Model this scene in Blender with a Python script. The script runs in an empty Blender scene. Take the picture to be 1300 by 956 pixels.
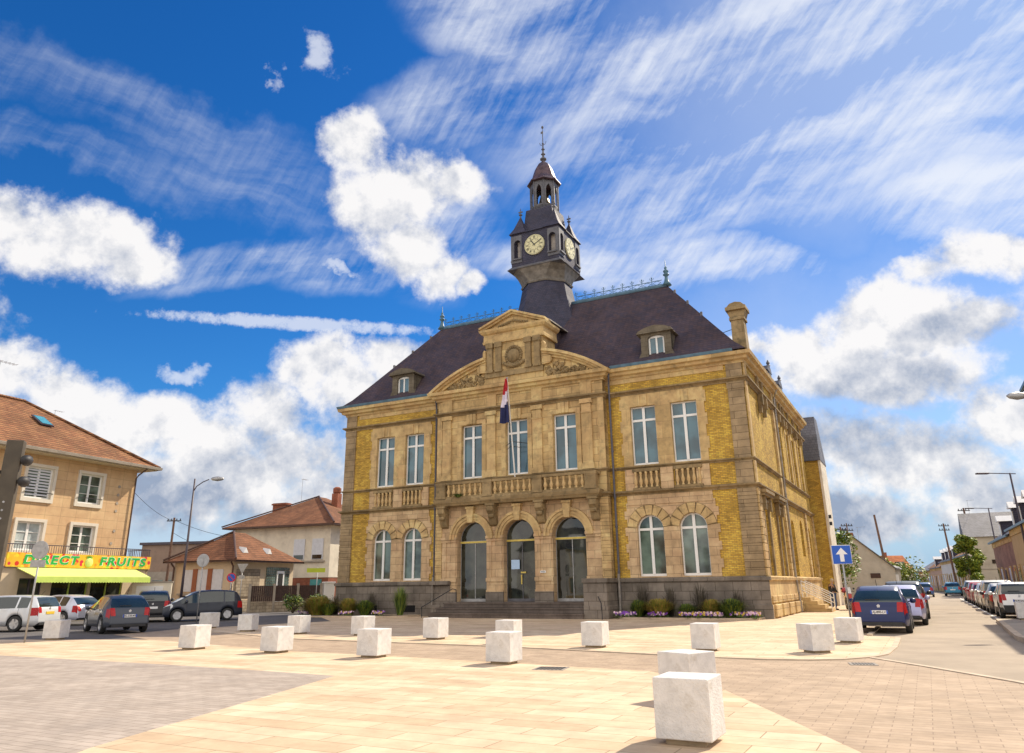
import bpy, math, random
from math import sin, cos, pi, radians, sqrt, atan2
from mathutils import Vector, Matrix, noise
from mathutils.geometry import tessellate_polygon
random.seed(7)
S = bpy.context.scene
COL = S.collection

# ------------------------------------------------------------------ camera
F = 947.52; H = 1.6
RX = Vector((0.99992033, 0.00393366, -0.01199456)); UP = Vector((0.01262312, -0.3115985, 0.95013001)); FW = Vector((0, 0.95020572, 0.31162333))
cam = bpy.data.cameras.new('camera'); co = bpy.data.objects.new('camera', cam); COL.objects.link(co)
m = Matrix((( RX.x, UP.x, -FW.x), (RX.y, UP.y, -FW.y), (RX.z, UP.z, -FW.z))).to_4x4(); m.translation = (0, 0, H)
co.matrix_world = m
cam.sensor_width = 36; cam.lens = F/1300*36; cam.shift_y = -44.5/1300; cam.clip_end = 3000; cam.clip_start = .1
S.camera = co
def ray(x, y): return ((x-650)/F*RX - (y-433.5)/F*UP + FW)

# ------------------------------------------------------------------ helpers
def tag(o, label=None, cat=None, group=None, kind=None):
    if label: o['label'] = label
    if cat: o['category'] = cat
    if group: o['group'] = group
    if kind: o['kind'] = kind
    return o
def empty(name, loc=(0, 0, 0), rz=0, **k):
    o = bpy.data.objects.new(name, None); COL.objects.link(o); o.location = loc; o.rotation_euler = (0, 0, rz); o.empty_display_size = .2
    return tag(o, **k)
class MB:
    def __init__(s): s.v = []; s.f = []; s.m = []; s.cur = 0; s.ch = []
    def mat(s, i): s.cur = i; return s
    def add(s, vs, fs):
        n = len(s.v); s.ch.append((n, n+len(vs), len(s.f), len(s.f)+len(fs))); s.v += [tuple(v) for v in vs]; s.f += [tuple(i+n for i in f) for f in fs]; s.m += [s.cur]*len(fs); return s
    def box(s, x0, x1, y0, y1, z0, z1, rz=0, c=None, taper=0):
        vs = [(x0, y0, z0), (x1, y0, z0), (x1, y1, z0), (x0, y1, z0)]
        t = taper; vs += [(x0+t, y0+t, z1), (x1-t, y0+t, z1), (x1-t, y1-t, z1), (x0+t, y1-t, z1)]
        if rz:
            c = c or ((x0+x1)/2, (y0+y1)/2); a, b = cos(rz), sin(rz)
            vs = [(c[0]+(x-c[0])*a-(y-c[1])*b, c[1]+(x-c[0])*b+(y-c[1])*a, z) for x, y, z in vs]
        return s.add(vs, [(3, 2, 1, 0), (4, 5, 6, 7), (0, 1, 5, 4), (1, 2, 6, 5), (2, 3, 7, 6), (3, 0, 4, 7)])
    def lathe(s, prof, c=(0, 0, 0), n=12, a0=0, axis='z', cap=True):
        vs = []; N = len(prof)
        for r, z in prof:
            for k in range(n):
                a = a0+2*pi*k/n; p = (r*cos(a), r*sin(a), z)
                if axis == 'y': p = (p[0], p[2], p[1])
                elif axis == 'x': p = (p[2], p[0], p[1])
                vs.append((c[0]+p[0], c[1]+p[1], c[2]+p[2]))
        fs = [(i*n+k, i*n+(k+1) % n, (i+1)*n+(k+1) % n, (i+1)*n+k) for i in range(N-1) for k in range(n)]
        if cap: fs += [tuple(range(n))[::-1], tuple((N-1)*n+k for k in range(n))]
        return s.add(vs, fs)
    def tube(s, pts, r, n=6):
        pts = [Vector(p) for p in pts]; vs = []; rr = r if isinstance(r, (list, tuple)) else [r]*len(pts)
        for i, p in enumerate(pts):
            d = (pts[min(i+1, len(pts)-1)]-pts[max(i-1, 0)]).normalized()
            a = d.cross(Vector((0, 0, 1)))
            if a.length < .05: a = d.cross(Vector((1, 0, 0)))
            a.normalize(); b = d.cross(a)
            for k in range(n): vs.append(p+(a*cos(2*pi*k/n)+b*sin(2*pi*k/n))*rr[i])
        fs = [(i*n+k, i*n+(k+1) % n, (i+1)*n+(k+1) % n, (i+1)*n+k) for i in range(len(pts)-1) for k in range(n)]
        fs += [tuple(range(n))[::-1], tuple((len(pts)-1)*n+k for k in range(n))]
        return s.add(vs, fs)
    def poly(s, pts): return s.add(pts, [tuple(range(len(pts)))])
    def extr(s, pts, d):
        n = len(pts); d = Vector(d); a = [Vector(p) for p in pts]
        return s.add(a+[p+d for p in a], [tuple(range(n))[::-1], tuple(range(n, 2*n))]+[(i, (i+1) % n, n+(i+1) % n, n+i) for i in range(n)])
    def panel(s, outer, holes, fn, t=.1, rim=True, hd=None):
        """front sheet with holes; fn(u,v,d) maps into space, d runs inward"""
        loops = [outer]+list(holes)
        flat = [p for l in loops for p in l]
        tri = tessellate_polygon([[Vector((p[0], p[1], 0)) for p in l] for l in loops])
        s.add([fn(p[0], p[1], 0) for p in flat], [tuple(x) for x in tri])
        for li, l in enumerate(loops):
            if li == 0 and not rim: continue
            dd = t if (li == 0 or hd is None) else hd; n = len(l)
            s.add([fn(p[0], p[1], 0) for p in l]+[fn(p[0], p[1], dd) for p in l], [(i, (i+1) % n, n+(i+1) % n, n+i) for i in range(n)])
        return s
    def sweep(s, path, prof, closed=False):
        """prof = [(out,z)...]; path = [(x,y)...] outward is to the right of travel"""
        n = len(path); P = [Vector(p) for p in path]; off = []
        for i in range(n):
            if closed: d1 = (P[i]-P[i-1]).normalized(); d2 = (P[(i+1) % n]-P[i]).normalized()
            else:
                d1 = (P[i]-P[i-1]).normalized() if i else (P[1]-P[0]).normalized()
                d2 = (P[i+1]-P[i]).normalized() if i < n-1 else d1
            n1 = Vector((d1.y, -d1.x)); n2 = Vector((d2.y, -d2.x)); b = n1+n2
            off.append(b/max(b.dot(n1), .2))
        vs = [(P[i].x+off[i].x*o, P[i].y+off[i].y*o, z) for i in range(n) for o, z in prof]
        k = len(prof); fs = []
        for i in range(n if closed else n-1):
            j = (i+1) % n
            fs += [(i*k+q, j*k+q, j*k+q+1, i*k+q+1) for q in range(k-1)]
        if not closed: fs += [tuple(range(k)), tuple((n-1)*k+q for q in range(k))[::-1]]
        return s.add(vs, fs)
    def build(s, name, mats, parent=None, smooth=False, bevel=0, **k):
        me = bpy.data.meshes.new(name); me.from_pydata(s.v, [], s.f)
        for x in (mats if isinstance(mats, (list, tuple)) else [mats]): me.materials.append(x)
        me.polygons.foreach_set('material_index', s.m)
        if smooth: me.polygons.foreach_set('use_smooth', [True]*len(s.f))
        me.update()
        o = bpy.data.objects.new(name, me); COL.objects.link(o); o.parent = parent
        if bevel:
            b = o.modifiers.new('b', 'BEVEL'); b.width = bevel; b.segments = 2; b.limit_method = 'ANGLE'
        return tag(o, **k)
def split(mb, name, mats, parent=None, eps=.02, **k):
    """pieces whose boxes touch stay together; every other piece becomes a part of its own"""
    bb = []
    for a, b, _, _ in mb.ch:
        q = mb.v[a:b]; bb.append([min(p[i] for p in q)-eps for i in range(3)]+[max(p[i] for p in q)+eps for i in range(3)])
    par = list(range(len(bb)))
    def fd(i):
        while par[i] != i: i = par[i]
        return i
    for i in range(len(bb)):
        for j in range(i):
            if all(bb[i][q] <= bb[j][q+3] and bb[j][q] <= bb[i][q+3] for q in range(3)): par[fd(i)] = fd(j)
    out = []
    for r in sorted({fd(i) for i in range(len(bb))}):
        n = MB()
        for i, (a, b, c, d) in enumerate(mb.ch):
            if fd(i) == r:
                o = len(n.v)-a; n.v += mb.v[a:b]; n.f += [tuple(x+o for x in f) for f in mb.f[c:d]]; n.m += mb.m[c:d]
        out.append(n.build(name, mats, parent, **k))
    return out
def kids(o): return [c for c in o.children]
def dup(o, parent=None, loc=None, rz=None):
    c = o.copy(); COL.objects.link(c); c.parent = parent
    if loc is not None: c.location = loc
    if rz is not None: c.rotation_euler = (0, 0, rz)
    for ch in kids(o): dup(ch, c)
    return c
front = lambda y0: (lambda u, v, d: (u, y0+d, v))
sidef = lambda x0: (lambda u, v, d: (x0-d, u, v))
def rect(x0, x1, z0, z1): return [(x0, z0), (x1, z0), (x1, z1), (x0, z1)]
def arch(cx, w, z0, zs, n=14, rise=None):
    r = w/2; rise = r if rise is None else rise
    return [(cx-r, z0), (cx+r, z0)]+[(cx+r*cos(a), zs+rise*sin(a)) for a in [pi*i/n for i in range(n+1)]]

# ------------------------------------------------------------------ materials
def newmat(name):
    m = bpy.data.materials.new(name); m.use_nodes = True; nt = m.node_tree; b = nt.nodes['Principled BSDF']; return m, nt, b
def L(nt, a, b): nt.links.new(a, b)
def node(nt, t, **k):
    n = nt.nodes.new(t)
    for a, v in k.items():
        if a.startswith('i_'):
            key = a[2:]; key = int(key) if key.isdigit() else key
            n.inputs[key].default_value = v
        else: setattr(n, a, v)
    return n
def c4(c): return (c[0], c[1], c[2], 1)
def math_(nt, op, a, b=None, c=None, clamp=False):
    n = nt.nodes.new('ShaderNodeMath'); n.operation = op; n.use_clamp = clamp
    for i, v in enumerate((a, b, c)):
        if v is None: continue
        if isinstance(v, (int, float)): n.inputs[i].default_value = v
        else: nt.links.new(v, n.inputs[i])
    return n.outputs[0]
def mixc(nt, fac, a, b, mode='MIX'):
    n = nt.nodes.new('ShaderNodeMix'); n.data_type = 'RGBA'; n.blend_type = mode
    for i, v in ((0, fac), (6, a), (7, b)):
        if isinstance(v, (int, float)): n.inputs[i].default_value = v
        elif isinstance(v, tuple): n.inputs[i].default_value = c4(v)
        else: nt.links.new(v, n.inputs[i])
    return n.outputs[2]
def ramp(nt, v, a, b, smooth=True):
    n = nt.nodes.new('ShaderNodeMapRange'); n.interpolation_type = 'SMOOTHSTEP' if smooth else 'LINEAR'
    n.inputs[1].default_value = a; n.inputs[2].default_value = b; nt.links.new(v, n.inputs[0]); return n.outputs[0]
def plain(name, col, rough=.6, var=.12, scale=3., metal=0, bump=0, bscale=40, spec=None, coat=0, dirt=None, dscale=.8):
    m, nt, b = newmat(name)
    tc = node(nt, 'ShaderNodeTexCoord')
    no = node(nt, 'ShaderNodeTexNoise', i_Scale=scale, i_Detail=6, i_Roughness=.6); L(nt, tc.outputs['Object'], no.inputs['Vector'])
    c = mixc(nt, ramp(nt, no.outputs[0], .3, .7), tuple(x*(1-var) for x in col), tuple(min(1, x*(1+var)) for x in col))
    if dirt:
        n2 = node(nt, 'ShaderNodeTexNoise', i_Scale=dscale, i_Detail=8, i_Roughness=.65); L(nt, tc.outputs['Object'], n2.inputs['Vector'])
        c = mixc(nt, ramp(nt, n2.outputs[0], .5, .75), c, dirt)
    L(nt, c, b.inputs['Base Color']); b.inputs['Roughness'].default_value = rough; b.inputs['Metallic'].default_value = metal
    if spec is not None: b.inputs['Specular IOR Level'].default_value = spec
    b.inputs['Coat Weight'].default_value = coat; b.inputs['Coat Roughness'].default_value = .05
    if bump:
        n3 = node(nt, 'ShaderNodeTexNoise', i_Scale=bscale, i_Detail=5); L(nt, tc.outputs['Object'], n3.inputs['Vector'])
        bp = node(nt, 'ShaderNodeBump', i_Strength=bump, i_Distance=.02); L(nt, n3.outputs[0], bp.inputs['Height']); L(nt, bp.outputs[0], b.inputs['Normal'])
    return m
def bricky(name, c1, c2, mortar, w, h, ms=.012, rough=.85, axes='xz', dirt=(.1, .09, .06), damt=.35, var=.5, bump=.4, offset=.5, streak=True, rot=0, extra=None, dscale=(.35, .35, .12)):
    """courses on walls (u=x+y, v=z) or on the ground (u=x, v=y)"""
    m, nt, b = newmat(name)
    tc = node(nt, 'ShaderNodeTexCoord'); sp = node(nt, 'ShaderNodeSeparateXYZ')
    src = tc.outputs['Object']
    if rot:
        mp = node(nt, 'ShaderNodeMapping'); mp.inputs['Rotation'].default_value = (0, 0, rot); L(nt, src, mp.inputs[0]); src = mp.outputs[0]
    L(nt, src, sp.inputs[0])
    cb = node(nt, 'ShaderNodeCombineXYZ')
    if axes == 'xz': L(nt, math_(nt, 'ADD', sp.outputs[0], sp.outputs[1]), cb.inputs[0]); L(nt, sp.outputs[2], cb.inputs[1])
    else: L(nt, sp.outputs[0], cb.inputs[0]); L(nt, sp.outputs[1], cb.inputs[1])
    br = node(nt, 'ShaderNodeTexBrick', offset=offset, i_Scale=1.0)
    L(nt, cb.outputs[0], br.inputs['Vector'])
    br.inputs['Color1'].default_value = c4(c1); br.inputs['Color2'].default_value = c4(c2); br.inputs['Mortar'].default_value = c4(mortar)
    br.inputs['Mortar Size'].default_value = ms; br.inputs['Mortar Smooth'].default_value = .3; br.inputs['Brick Width'].default_value = w; br.inputs['Row Height'].default_value = h; br.inputs['Bias'].default_value = 0
    n1 = node(nt, 'ShaderNodeTexNoise', i_Scale=2.2, i_Detail=9, i_Roughness=.7); L(nt, tc.outputs['Object'], n1.inputs['Vector'])
    c = mixc(nt, var, br.outputs[0], mixc(nt, n1.outputs[0], (.1, .1, .1), (.9, .9, .9)), 'OVERLAY')
    nb = node(nt, 'ShaderNodeTexNoise', i_Scale=.55, i_Detail=5, i_Roughness=.55); L(nt, tc.outputs['Object'], nb.inputs['Vector'])
    c = mixc(nt, var*.8 if axes == 'xz' else .12, c, mixc(nt, ramp(nt, nb.outputs[0], .35, .65), (.28, .28, .28), (.70, .70, .70)), 'OVERLAY')
    if streak:
        mp2 = node(nt, 'ShaderNodeMapping'); mp2.inputs['Scale'].default_value = tuple(x*8 for x in dscale); L(nt, tc.outputs['Object'], mp2.inputs[0])
        n2 = node(nt, 'ShaderNodeTexNoise', i_Scale=1., i_Detail=9, i_Roughness=.65); L(nt, mp2.outputs[0], n2.inputs['Vector'])
        c = mixc(nt, math_(nt, 'MULTIPLY', ramp(nt, n2.outputs[0], .48, .72), damt), c, dirt)
    L(nt, c, b.inputs['Base Color']); b.inputs['Roughness'].default_value = rough; b.inputs['Specular IOR Level'].default_value = .25
    hh = math_(nt, 'ADD', math_(nt, 'MULTIPLY', br.outputs[1], -1.0), math_(nt, 'MULTIPLY', n1.outputs[0], .8))
    bp = node(nt, 'ShaderNodeBump', i_Strength=bump, i_Distance=.015); L(nt, hh, bp.inputs['Height']); L(nt, bp.outputs[0], b.inputs['Normal'])
    return m
M = {}
M['brick'] = bricky('yellow_brick', (.70, .46, .075), (.42, .25, .045), (.30, .20, .07), .24, .085, .012, damt=.30, dirt=(.17, .12, .04), var=.45)
M['stone'] = bricky('limestone', (.62, .45, .215), (.47, .325, .15), (.20, .135, .07), .95, .40, .010, damt=.38, dirt=(.15, .115, .065))
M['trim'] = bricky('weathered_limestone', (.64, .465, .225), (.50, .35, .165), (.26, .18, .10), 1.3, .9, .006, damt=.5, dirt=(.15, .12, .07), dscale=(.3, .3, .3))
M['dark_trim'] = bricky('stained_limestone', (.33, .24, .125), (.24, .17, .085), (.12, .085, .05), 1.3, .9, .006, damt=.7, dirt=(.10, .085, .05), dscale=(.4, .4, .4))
M['pinkstone'] = bricky('pink_limestone', (.62, .445, .26), (.50, .35, .20), (.22, .15, .09), .75, .42, .010, damt=.22, dirt=(.2, .15, .1))
M['pilaster'] = bricky('brown_stone', (.36, .265, .155), (.275, .20, .115), (.14, .10, .06), 1.5, .37, .014, damt=.35, dirt=(.12, .10, .07))
M['grey'] = bricky('grey_stone', (.235, .20, .165), (.17, .145, .12), (.085, .07, .055), .85, .42, .014, damt=.4, dirt=(.12, .10, .085))
M['slate'] = bricky('slate', (.056, .047, .066), (.088, .060, .068), (.028, .024, .034), .24, .16, .010, rough=.75, damt=.45, dirt=(.088, .055, .045), bump=.5, var=.4, dscale=(.3, .3, .3))
M['blueslate'] = bricky('blue_slate', (.046, .048, .078), (.062, .058, .088), (.025, .025, .04), .2, .13, .010, rough=.65, damt=.3, dirt=(.08, .06, .06), bump=.5, dscale=(.3, .3, .3))
M['greyslate'] = bricky('grey_slate', (.17, .17, .19), (.14, .14, .16), (.08, .08, .09), .3, .2, .012, rough=.6, damt=.2, dirt=(.1, .1, .1))
M['lead'] = plain('lead', (.12, .12, .135), .6, .25, 4, metal=.1, dirt=(.08, .07, .065))
M['nicheback'] = plain('niche_back', (.42, .38, .34), .7, .25, 2, dirt=(.2, .17, .14))
M['corbel'] = plain('ribbed_lead', (.19, .17, .145), .6, .3, 3, dirt=(.09, .08, .06), dscale=2)
M['leadlight'] = plain('pale_lead', (.34, .31, .27), .5, .25, 3, metal=.1, dirt=(.2, .16, .12))
M['copperlead'] = plain('aged_copper', (.085, .05, .06), .5, .4, 3, metal=.2, dirt=(.06, .05, .07))
M['zinc'] = plain('zinc_blue', (.10, .19, .27), .45, .2, 3, metal=.3)
M['iron'] = plain('blue_iron', (.07, .16, .22), .5, .2, 8)
M['white'] = plain('white_paint', (.80, .80, .78), .35, .03, 3)
M['stucco'] = plain('cream_stucco', (.72, .65, .52), .85, .08, 1.5, bump=.2, dirt=(.48, .42, .33), dscale=.6)
M['bell'] = plain('bronze', (.12, .09, .05), .4, .3, 5, metal=.7)
def glass(name, col, rough=.06, spec=.7, var=.25, coat=.3):
    m, nt, b = newmat(name); tc = node(nt, 'ShaderNodeTexCoord')
    no = node(nt, 'ShaderNodeTexNoise', i_Scale=.9, i_Detail=3); L(nt, tc.outputs['Object'], no.inputs['Vector'])
    c = mixc(nt, ramp(nt, no.outputs[0], .35, .65), tuple(x*(1-var) for x in col), tuple(x*(1+var) for x in col))
    L(nt, c, b.inputs['Base Color']); b.inputs['Roughness'].default_value = rough; b.inputs['Specular IOR Level'].default_value = spec
    b.inputs['Coat Weight'].default_value = coat; b.inputs['Coat Roughness'].default_value = .02
    n2 = node(nt, 'ShaderNodeTexNoise', i_Scale=.7, i_Detail=1); L(nt, tc.outputs['Object'], n2.inputs['Vector'])
    bp = node(nt, 'ShaderNodeBump', i_Strength=.08, i_Distance=.05); L(nt, n2.outputs[0], bp.inputs['Height']); L(nt, bp.outputs[0], b.inputs['Normal'])
    return m
M['glass'] = glass('window_glass', (.050, .125, .165), var=.35)
M['lowglass'] = glass('lower_window_glass', (.10, .14, .12), var=.6)
M['darkglass'] = glass('door_glass', (.030, .034, .026), rough=.02, spec=.7, var=.7, coat=.12)
M['carglass'] = glass('car_glass', (.02, .035, .035), rough=.03, spec=.8)
M['black'] = plain('black_plastic', (.025, .025, .027), .6, .2, 6)
M['tyre'] = plain('rubber', (.03, .03, .03), .85, .2, 10)
M['alloy'] = plain('alloy', (.55, .55, .56), .35, .05, 5, metal=.7)
M['redlens'] = plain('red_lens', (.42, .008, .01), .3, .15, 6, coat=.2, spec=.3)
M['clear'] = plain('clear_lens', (.65, .68, .70), .1, .1, 6, coat=1)
M['plate'] = plain('plate_white', (.8, .8, .8), .4, .02)
M['plateblue'] = plain('plate_blue', (.02, .08, .45), .4, .02)
M['plateyellow'] = plain('plate_yellow', (.75, .50, .05), .4, .02)
M['steel'] = plain('galvanised_steel', (.38, .38, .38), .45, .15, 6, metal=.5)
M['lamp'] = plain('dark_lamp_post', (.07, .055, .07), .5, .2, 4)
M['cube'] = plain('white_concrete', (.68, .66, .63), .85, .10, 6, bump=.5, bscale=45, dirt=(.50, .46, .40), dscale=3.2)
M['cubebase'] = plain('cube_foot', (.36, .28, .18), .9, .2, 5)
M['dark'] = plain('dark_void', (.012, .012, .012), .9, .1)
M['bandyellow'] = plain('brass_band', (.62, .48, .10), .45, .1, 5)
M['darkstep'] = bricky('dark_step_stone', (.155, .125, .105), (.125, .10, .085), (.05, .04, .035), 1.1, .13, .006, damt=.4, dirt=(.07, .055, .045))
M['dormer'] = bricky('dormer_stone', (.175, .15, .11), (.15, .125, .09), (.09, .075, .055), .6, .25, .01, damt=.5, dirt=(.09, .08, .06))
M['pipe'] = plain('slate_blue_pipe', (.085, .085, .11), .5, .15, 5)
M['dial'] = plain('pale_yellow_dial', (.68, .64, .38), .5, .05, 5)
M['numeral'] = plain('black_enamel', (.03, .035, .035), .5, .1, 5)
M['flagred'] = plain('red_cloth', (.50, .02, .03), .8, .15, 5); M['flagwhite'] = plain('white_cloth', (.75, .68, .80), .8, .08, 5); M['flagblue'] = plain('navy_cloth', (.015, .02, .09), .8, .2, 5)
M['notice'] = plain('pale_blue_paper', (.42, .58, .80), .7, .04, 5)
M['fruitorange'] = plain('orange_peel', (.75, .28, .02), .5, .1, 5)
M['brownwall'] = plain('brown_render', (.30, .21, .155), .9, .1, 1.0, dirt=(.2, .15, .11))
M['rubble'] = bricky('rubble_stone', (.40, .33, .24), (.30, .24, .17), (.22, .17, .12), .45, .22, .02, damt=.3, var=.6)
M['shutterred'] = plain('red_brown_shutter', (.30, .10, .04), .6, .1, 4)
M['tealcurtain'] = plain('teal_curtain', (.08, .30, .30), .4, .2, 2, coat=.5)
M['signblue'] = plain('sign_blue', (.015, .10, .50), .4, .03, 3); M['redsign'] = plain('sign_red', (.60, .02, .03), .4, .03, 3); M['limesign'] = plain('lime_sign', (.52, .60, .03), .5, .05, 3)
M['mastbrown'] = plain('brown_steel', (.075, .060, .040), .6, .2, 3); M['polewood'] = plain('old_pole', (.16, .09, .06), .85, .25, 3)
M['pinkbrick'] = bricky('pink_brown_brick', (.36, .20, .15), (.29, .155, .12), (.24, .17, .13), .24, .085, .012, damt=.25, dirt=(.16, .10, .08))
M['ochrewall'] = plain('ochre_render', (.52, .38, .20), .9, .08, 1); M['beigewall'] = plain('beige_render', (.50, .43, .33), .9, .08, 1, dirt=(.38, .32, .24)); M['rosewall'] = plain('rose_render', (.52, .36, .27), .9, .08, 1); M['whitewall'] = plain('white_render', (.66, .65, .62), .9, .05, 1)
M['orangetile'] = bricky('orange_tiles', (.52, .16, .04), (.44, .125, .035), (.24, .07, .03), .3, .3, .03, damt=.3, dirt=(.3, .1, .04))
M['leaf'] = plain('leaf_green', (.12, .21, .035), .6, .35, 1.5); M['leafy'] = plain('leaf_yellow_green', (.27, .31, .035), .6, .3, 1.5); M['leafdark'] = plain('leaf_dark', (.055, .10, .025), .6, .3, 1.5)
M['strawleaf'] = plain('straw_grass', (.40, .29, .06), .75, .3, 3); M['twig'] = plain('dry_twigs', (.09, .075, .055), .85, .2, 3); M['bark'] = plain('bark', (.10, .075, .05), .9, .2, 5); M['soil'] = plain('soil', (.12, .085, .05), .95, .3, 5)
M['petalp'] = plain('purple_petal', (.22, .06, .42), .7, .3, 9); M['petalw'] = plain('pink_petal', (.70, .48, .58), .7, .25, 9); M['petaly'] = plain('yellow_petal', (.62, .42, .05), .7, .2, 9)
M['skin'] = plain('skin', (.45, .27, .19), .6, .05, 5); M['hair'] = plain('fair_hair', (.42, .33, .22), .8, .2, 9); M['jacket'] = plain('dark_jacket', (.025, .028, .035), .8, .2, 5); M['jeans'] = plain('jeans', (.06, .10, .20), .85, .15, 6); M['motored'] = plain('red_fairing', (.45, .02, .03), .25, .1, 3, coat=1)
# ------------------------------------------------------------------ sun and sky
AZ = radians(48); EL = radians(42)
sd = Vector((sin(AZ)*cos(EL), cos(AZ)*cos(EL), sin(EL)))
sun = bpy.data.lights.new('sun', 'SUN'); sun.energy = 5.6; sun.angle = radians(.53); sun.color = (1, .88, .70)
so = bpy.data.objects.new('sun', sun); COL.objects.link(so); so.rotation_euler = (-sd).to_track_quat('-Z', 'Y').to_euler(); so.location = sd*60
W = bpy.data.worlds.new('World'); S.world = W; W.use_nodes = True; nt = W.node_tree
bg = nt.nodes['Background']; bg.inputs['Strength'].default_value = .12
sky = node(nt, 'ShaderNodeTexSky', sky_type='NISHITA', sun_disc=False, sun_elevation=EL, sun_rotation=AZ, altitude=50, air_density=1.0, dust_density=.15, ozone_density=2.5)
hsv = node(nt, 'ShaderNodeHueSaturation'); hsv.inputs['Saturation'].default_value = 1.34; hsv.inputs['Value'].default_value = .86; L(nt, sky.outputs[0], hsv.inputs['Color'])
skyc = mixc(nt, 1.0, hsv.outputs[0], (.42, .80, 1.08), 'MULTIPLY')
sz = node(nt, 'ShaderNodeSeparateXYZ'); tc0 = node(nt, 'ShaderNodeTexCoord'); L(nt, tc0.outputs['Generated'], sz.inputs[0])
skyc = mixc(nt, ramp(nt, sz.outputs[2], .22, -.02), skyc, (2.6, 3.9, 5.4))
tc = node(nt, 'ShaderNodeTexCoord'); D0 = tc.outputs['Generated']
def vm(op, a, b=None, sc=None):
    n = nt.nodes.new('ShaderNodeVectorMath'); n.operation = op
    for i, v in enumerate((a, b)):
        if v is None: continue
        if isinstance(v, (tuple, Vector)): n.inputs[i].default_value = tuple(v)
        else: L(nt, v, n.inputs[i])
    if sc is not None: n.inputs['Scale'].default_value = sc
    return n.outputs[1 if op == 'DOT_PRODUCT' else 0]
def nz(vec, scale, detail=8, rough=.6, col=False, dist=0):
    n = node(nt, 'ShaderNodeTexNoise', i_Scale=scale, i_Detail=detail, i_Roughness=rough, i_Distortion=dist); L(nt, vec, n.inputs['Vector']); return n.outputs[1 if col else 0]
warp = vm('SUBTRACT', nz(D0, 7, 6, .62, True), (.5, .5, .5))
D1 = vm('ADD', D0, vm('SCALE', warp, sc=.075))
D2 = vm('ADD', D0, vm('SCALE', warp, sc=.16))
D4 = vm('ADD', D0, vm('SCALE', warp, sc=.018)); D5 = vm('ADD', D0, vm('SCALE', warp, sc=.06))
def blob(Dv, px, py, rx, ry, rot=0):
    c = ray(px, py); n = c.length; c = c/n; a, b = cos(radians(rot)), sin(radians(rot))
    tx = (ray(px+a, py+b)/n-c); ty = (ray(px-b, py+a)/n-c)
    U = tx/(tx.length**2)/rx; V = ty/(ty.length**2)/ry
    U = U-c*U.dot(c); V = V-c*V.dot(c)
    p = vm('DOT_PRODUCT', Dv, U); q = vm('DOT_PRODUCT', Dv, V)
    return math_(nt, 'SUBTRACT', 1.0, math_(nt, 'MULTIPLY_ADD', p, p, math_(nt, 'MULTIPLY', q, q)))
def field(Dv, blobs):
    f = None
    for b in blobs:
        v = blob(Dv, *b); f = v if f is None else math_(nt, 'MAXIMUM', f, v)
    return math_(nt, 'MAXIMUM', f, -1.5)
CUM = [(60, 300, 130, 58), (165, 322, 62, 40), (0, 270, 60, 42), (110, 288, 60, 34), (450, 190, 48, 52), (510, 235, 95, 52), (575, 235, 60, 30), (470, 255, 60, 60), (520, 310, 55, 42), (560, 350, 48, 34), (600, 366, 30, 20), 
  (0, 470, 75, 45), (90, 500, 70, 40), (130, 545, 90, 60), (215, 530, 70, 42), (270, 560, 80, 50), (330, 520, 60, 50), (400, 470, 62, 45), (440, 500, 80, 60), (500, 460, 70, 32), (380, 580, 90, 55), (230, 620, 200, 60), (420, 640, 110, 60), 
 (1180, 345, 40, 25), (1235, 325, 55, 38), (1290, 330, 50, 40), (1120, 385, 55, 40), (1180, 410, 80, 65), (1095, 430, 55, 60), (1150, 470, 110, 55), (1040, 470, 70, 45), (1010, 440, 60, 28), (1090, 560, 90, 50), (1170, 590, 130, 55), (1285, 530, 50, 60), (1250, 640, 120, 50), (1080, 650, 120, 40), (1240, 410, 50, 35), (950, 440, 100, 16),
 (-250, 420, 150, 120), (1520, 400, 160, 110), (1560, 650, 220, 120), (-300, 650, 250, 120), (700, 690, 400, 50)]
f1 = field(D1, CUM)
n1 = nz(D0, 11, 10, .62); dn = math_(nt, 'SUBTRACT', n1, .5)
fine = math_(nt, 'SUBTRACT', nz(D0, 30, 8, .65), .5)
edge = math_(nt, 'MULTIPLY_ADD', fine, 1.1, math_(nt, 'MULTIPLY_ADD', dn, 2.3, math_(nt, 'MULTIPLY', f1, .95)))
den = math_(nt, 'MULTIPLY', ramp(nt, edge, -.05, .78), .97)
# cloud bodies are lit from the sun's side: compare the density a little nearer the sun
D3 = vm('ADD', D1, (.035, .0, .085))
f2 = field(D3, CUM)
n2 = nz(vm('ADD', D0, tuple(Vector((.012, .004, .022)))), 11, 10, .62)
n3 = nz(D0, 22, 8, .6); n4 = nz(vm('ADD', D0, tuple(Vector((.008, .002, .014)))), 22, 8, .6)
lit = math_(nt, 'ADD', math_(nt, 'MULTIPLY_ADD', math_(nt, 'SUBTRACT', n1, n2), 2.3, .66), math_(nt, 'MULTIPLY', math_(nt, 'SUBTRACT', n3, n4), .8))
sepd = node(nt, 'ShaderNodeSeparateXYZ'); L(nt, D0, sepd.inputs[0])
low = ramp(nt, sepd.outputs[2], .5, .02)
under = ramp(nt, math_(nt, 'SUBTRACT', f2, 0), .1, .9)
big = nz(D0, 4.5, 5, .5)
lit = math_(nt, 'SUBTRACT', lit, math_(nt, 'MULTIPLY', math_(nt, 'MULTIPLY', under, math_(nt, 'MULTIPLY_ADD', ramp(nt, big, .35, .62), .55, .45)), math_(nt, 'MULTIPLY_ADD', low, .85, .12)))
lit = math_(nt, 'ADD', lit, .30, clamp=True)
CW = 7.0
cloudc = mixc(nt, lit, (.34*CW, .41*CW, .55*CW), (1.02*CW, 1.0*CW, .99*CW))
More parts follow.
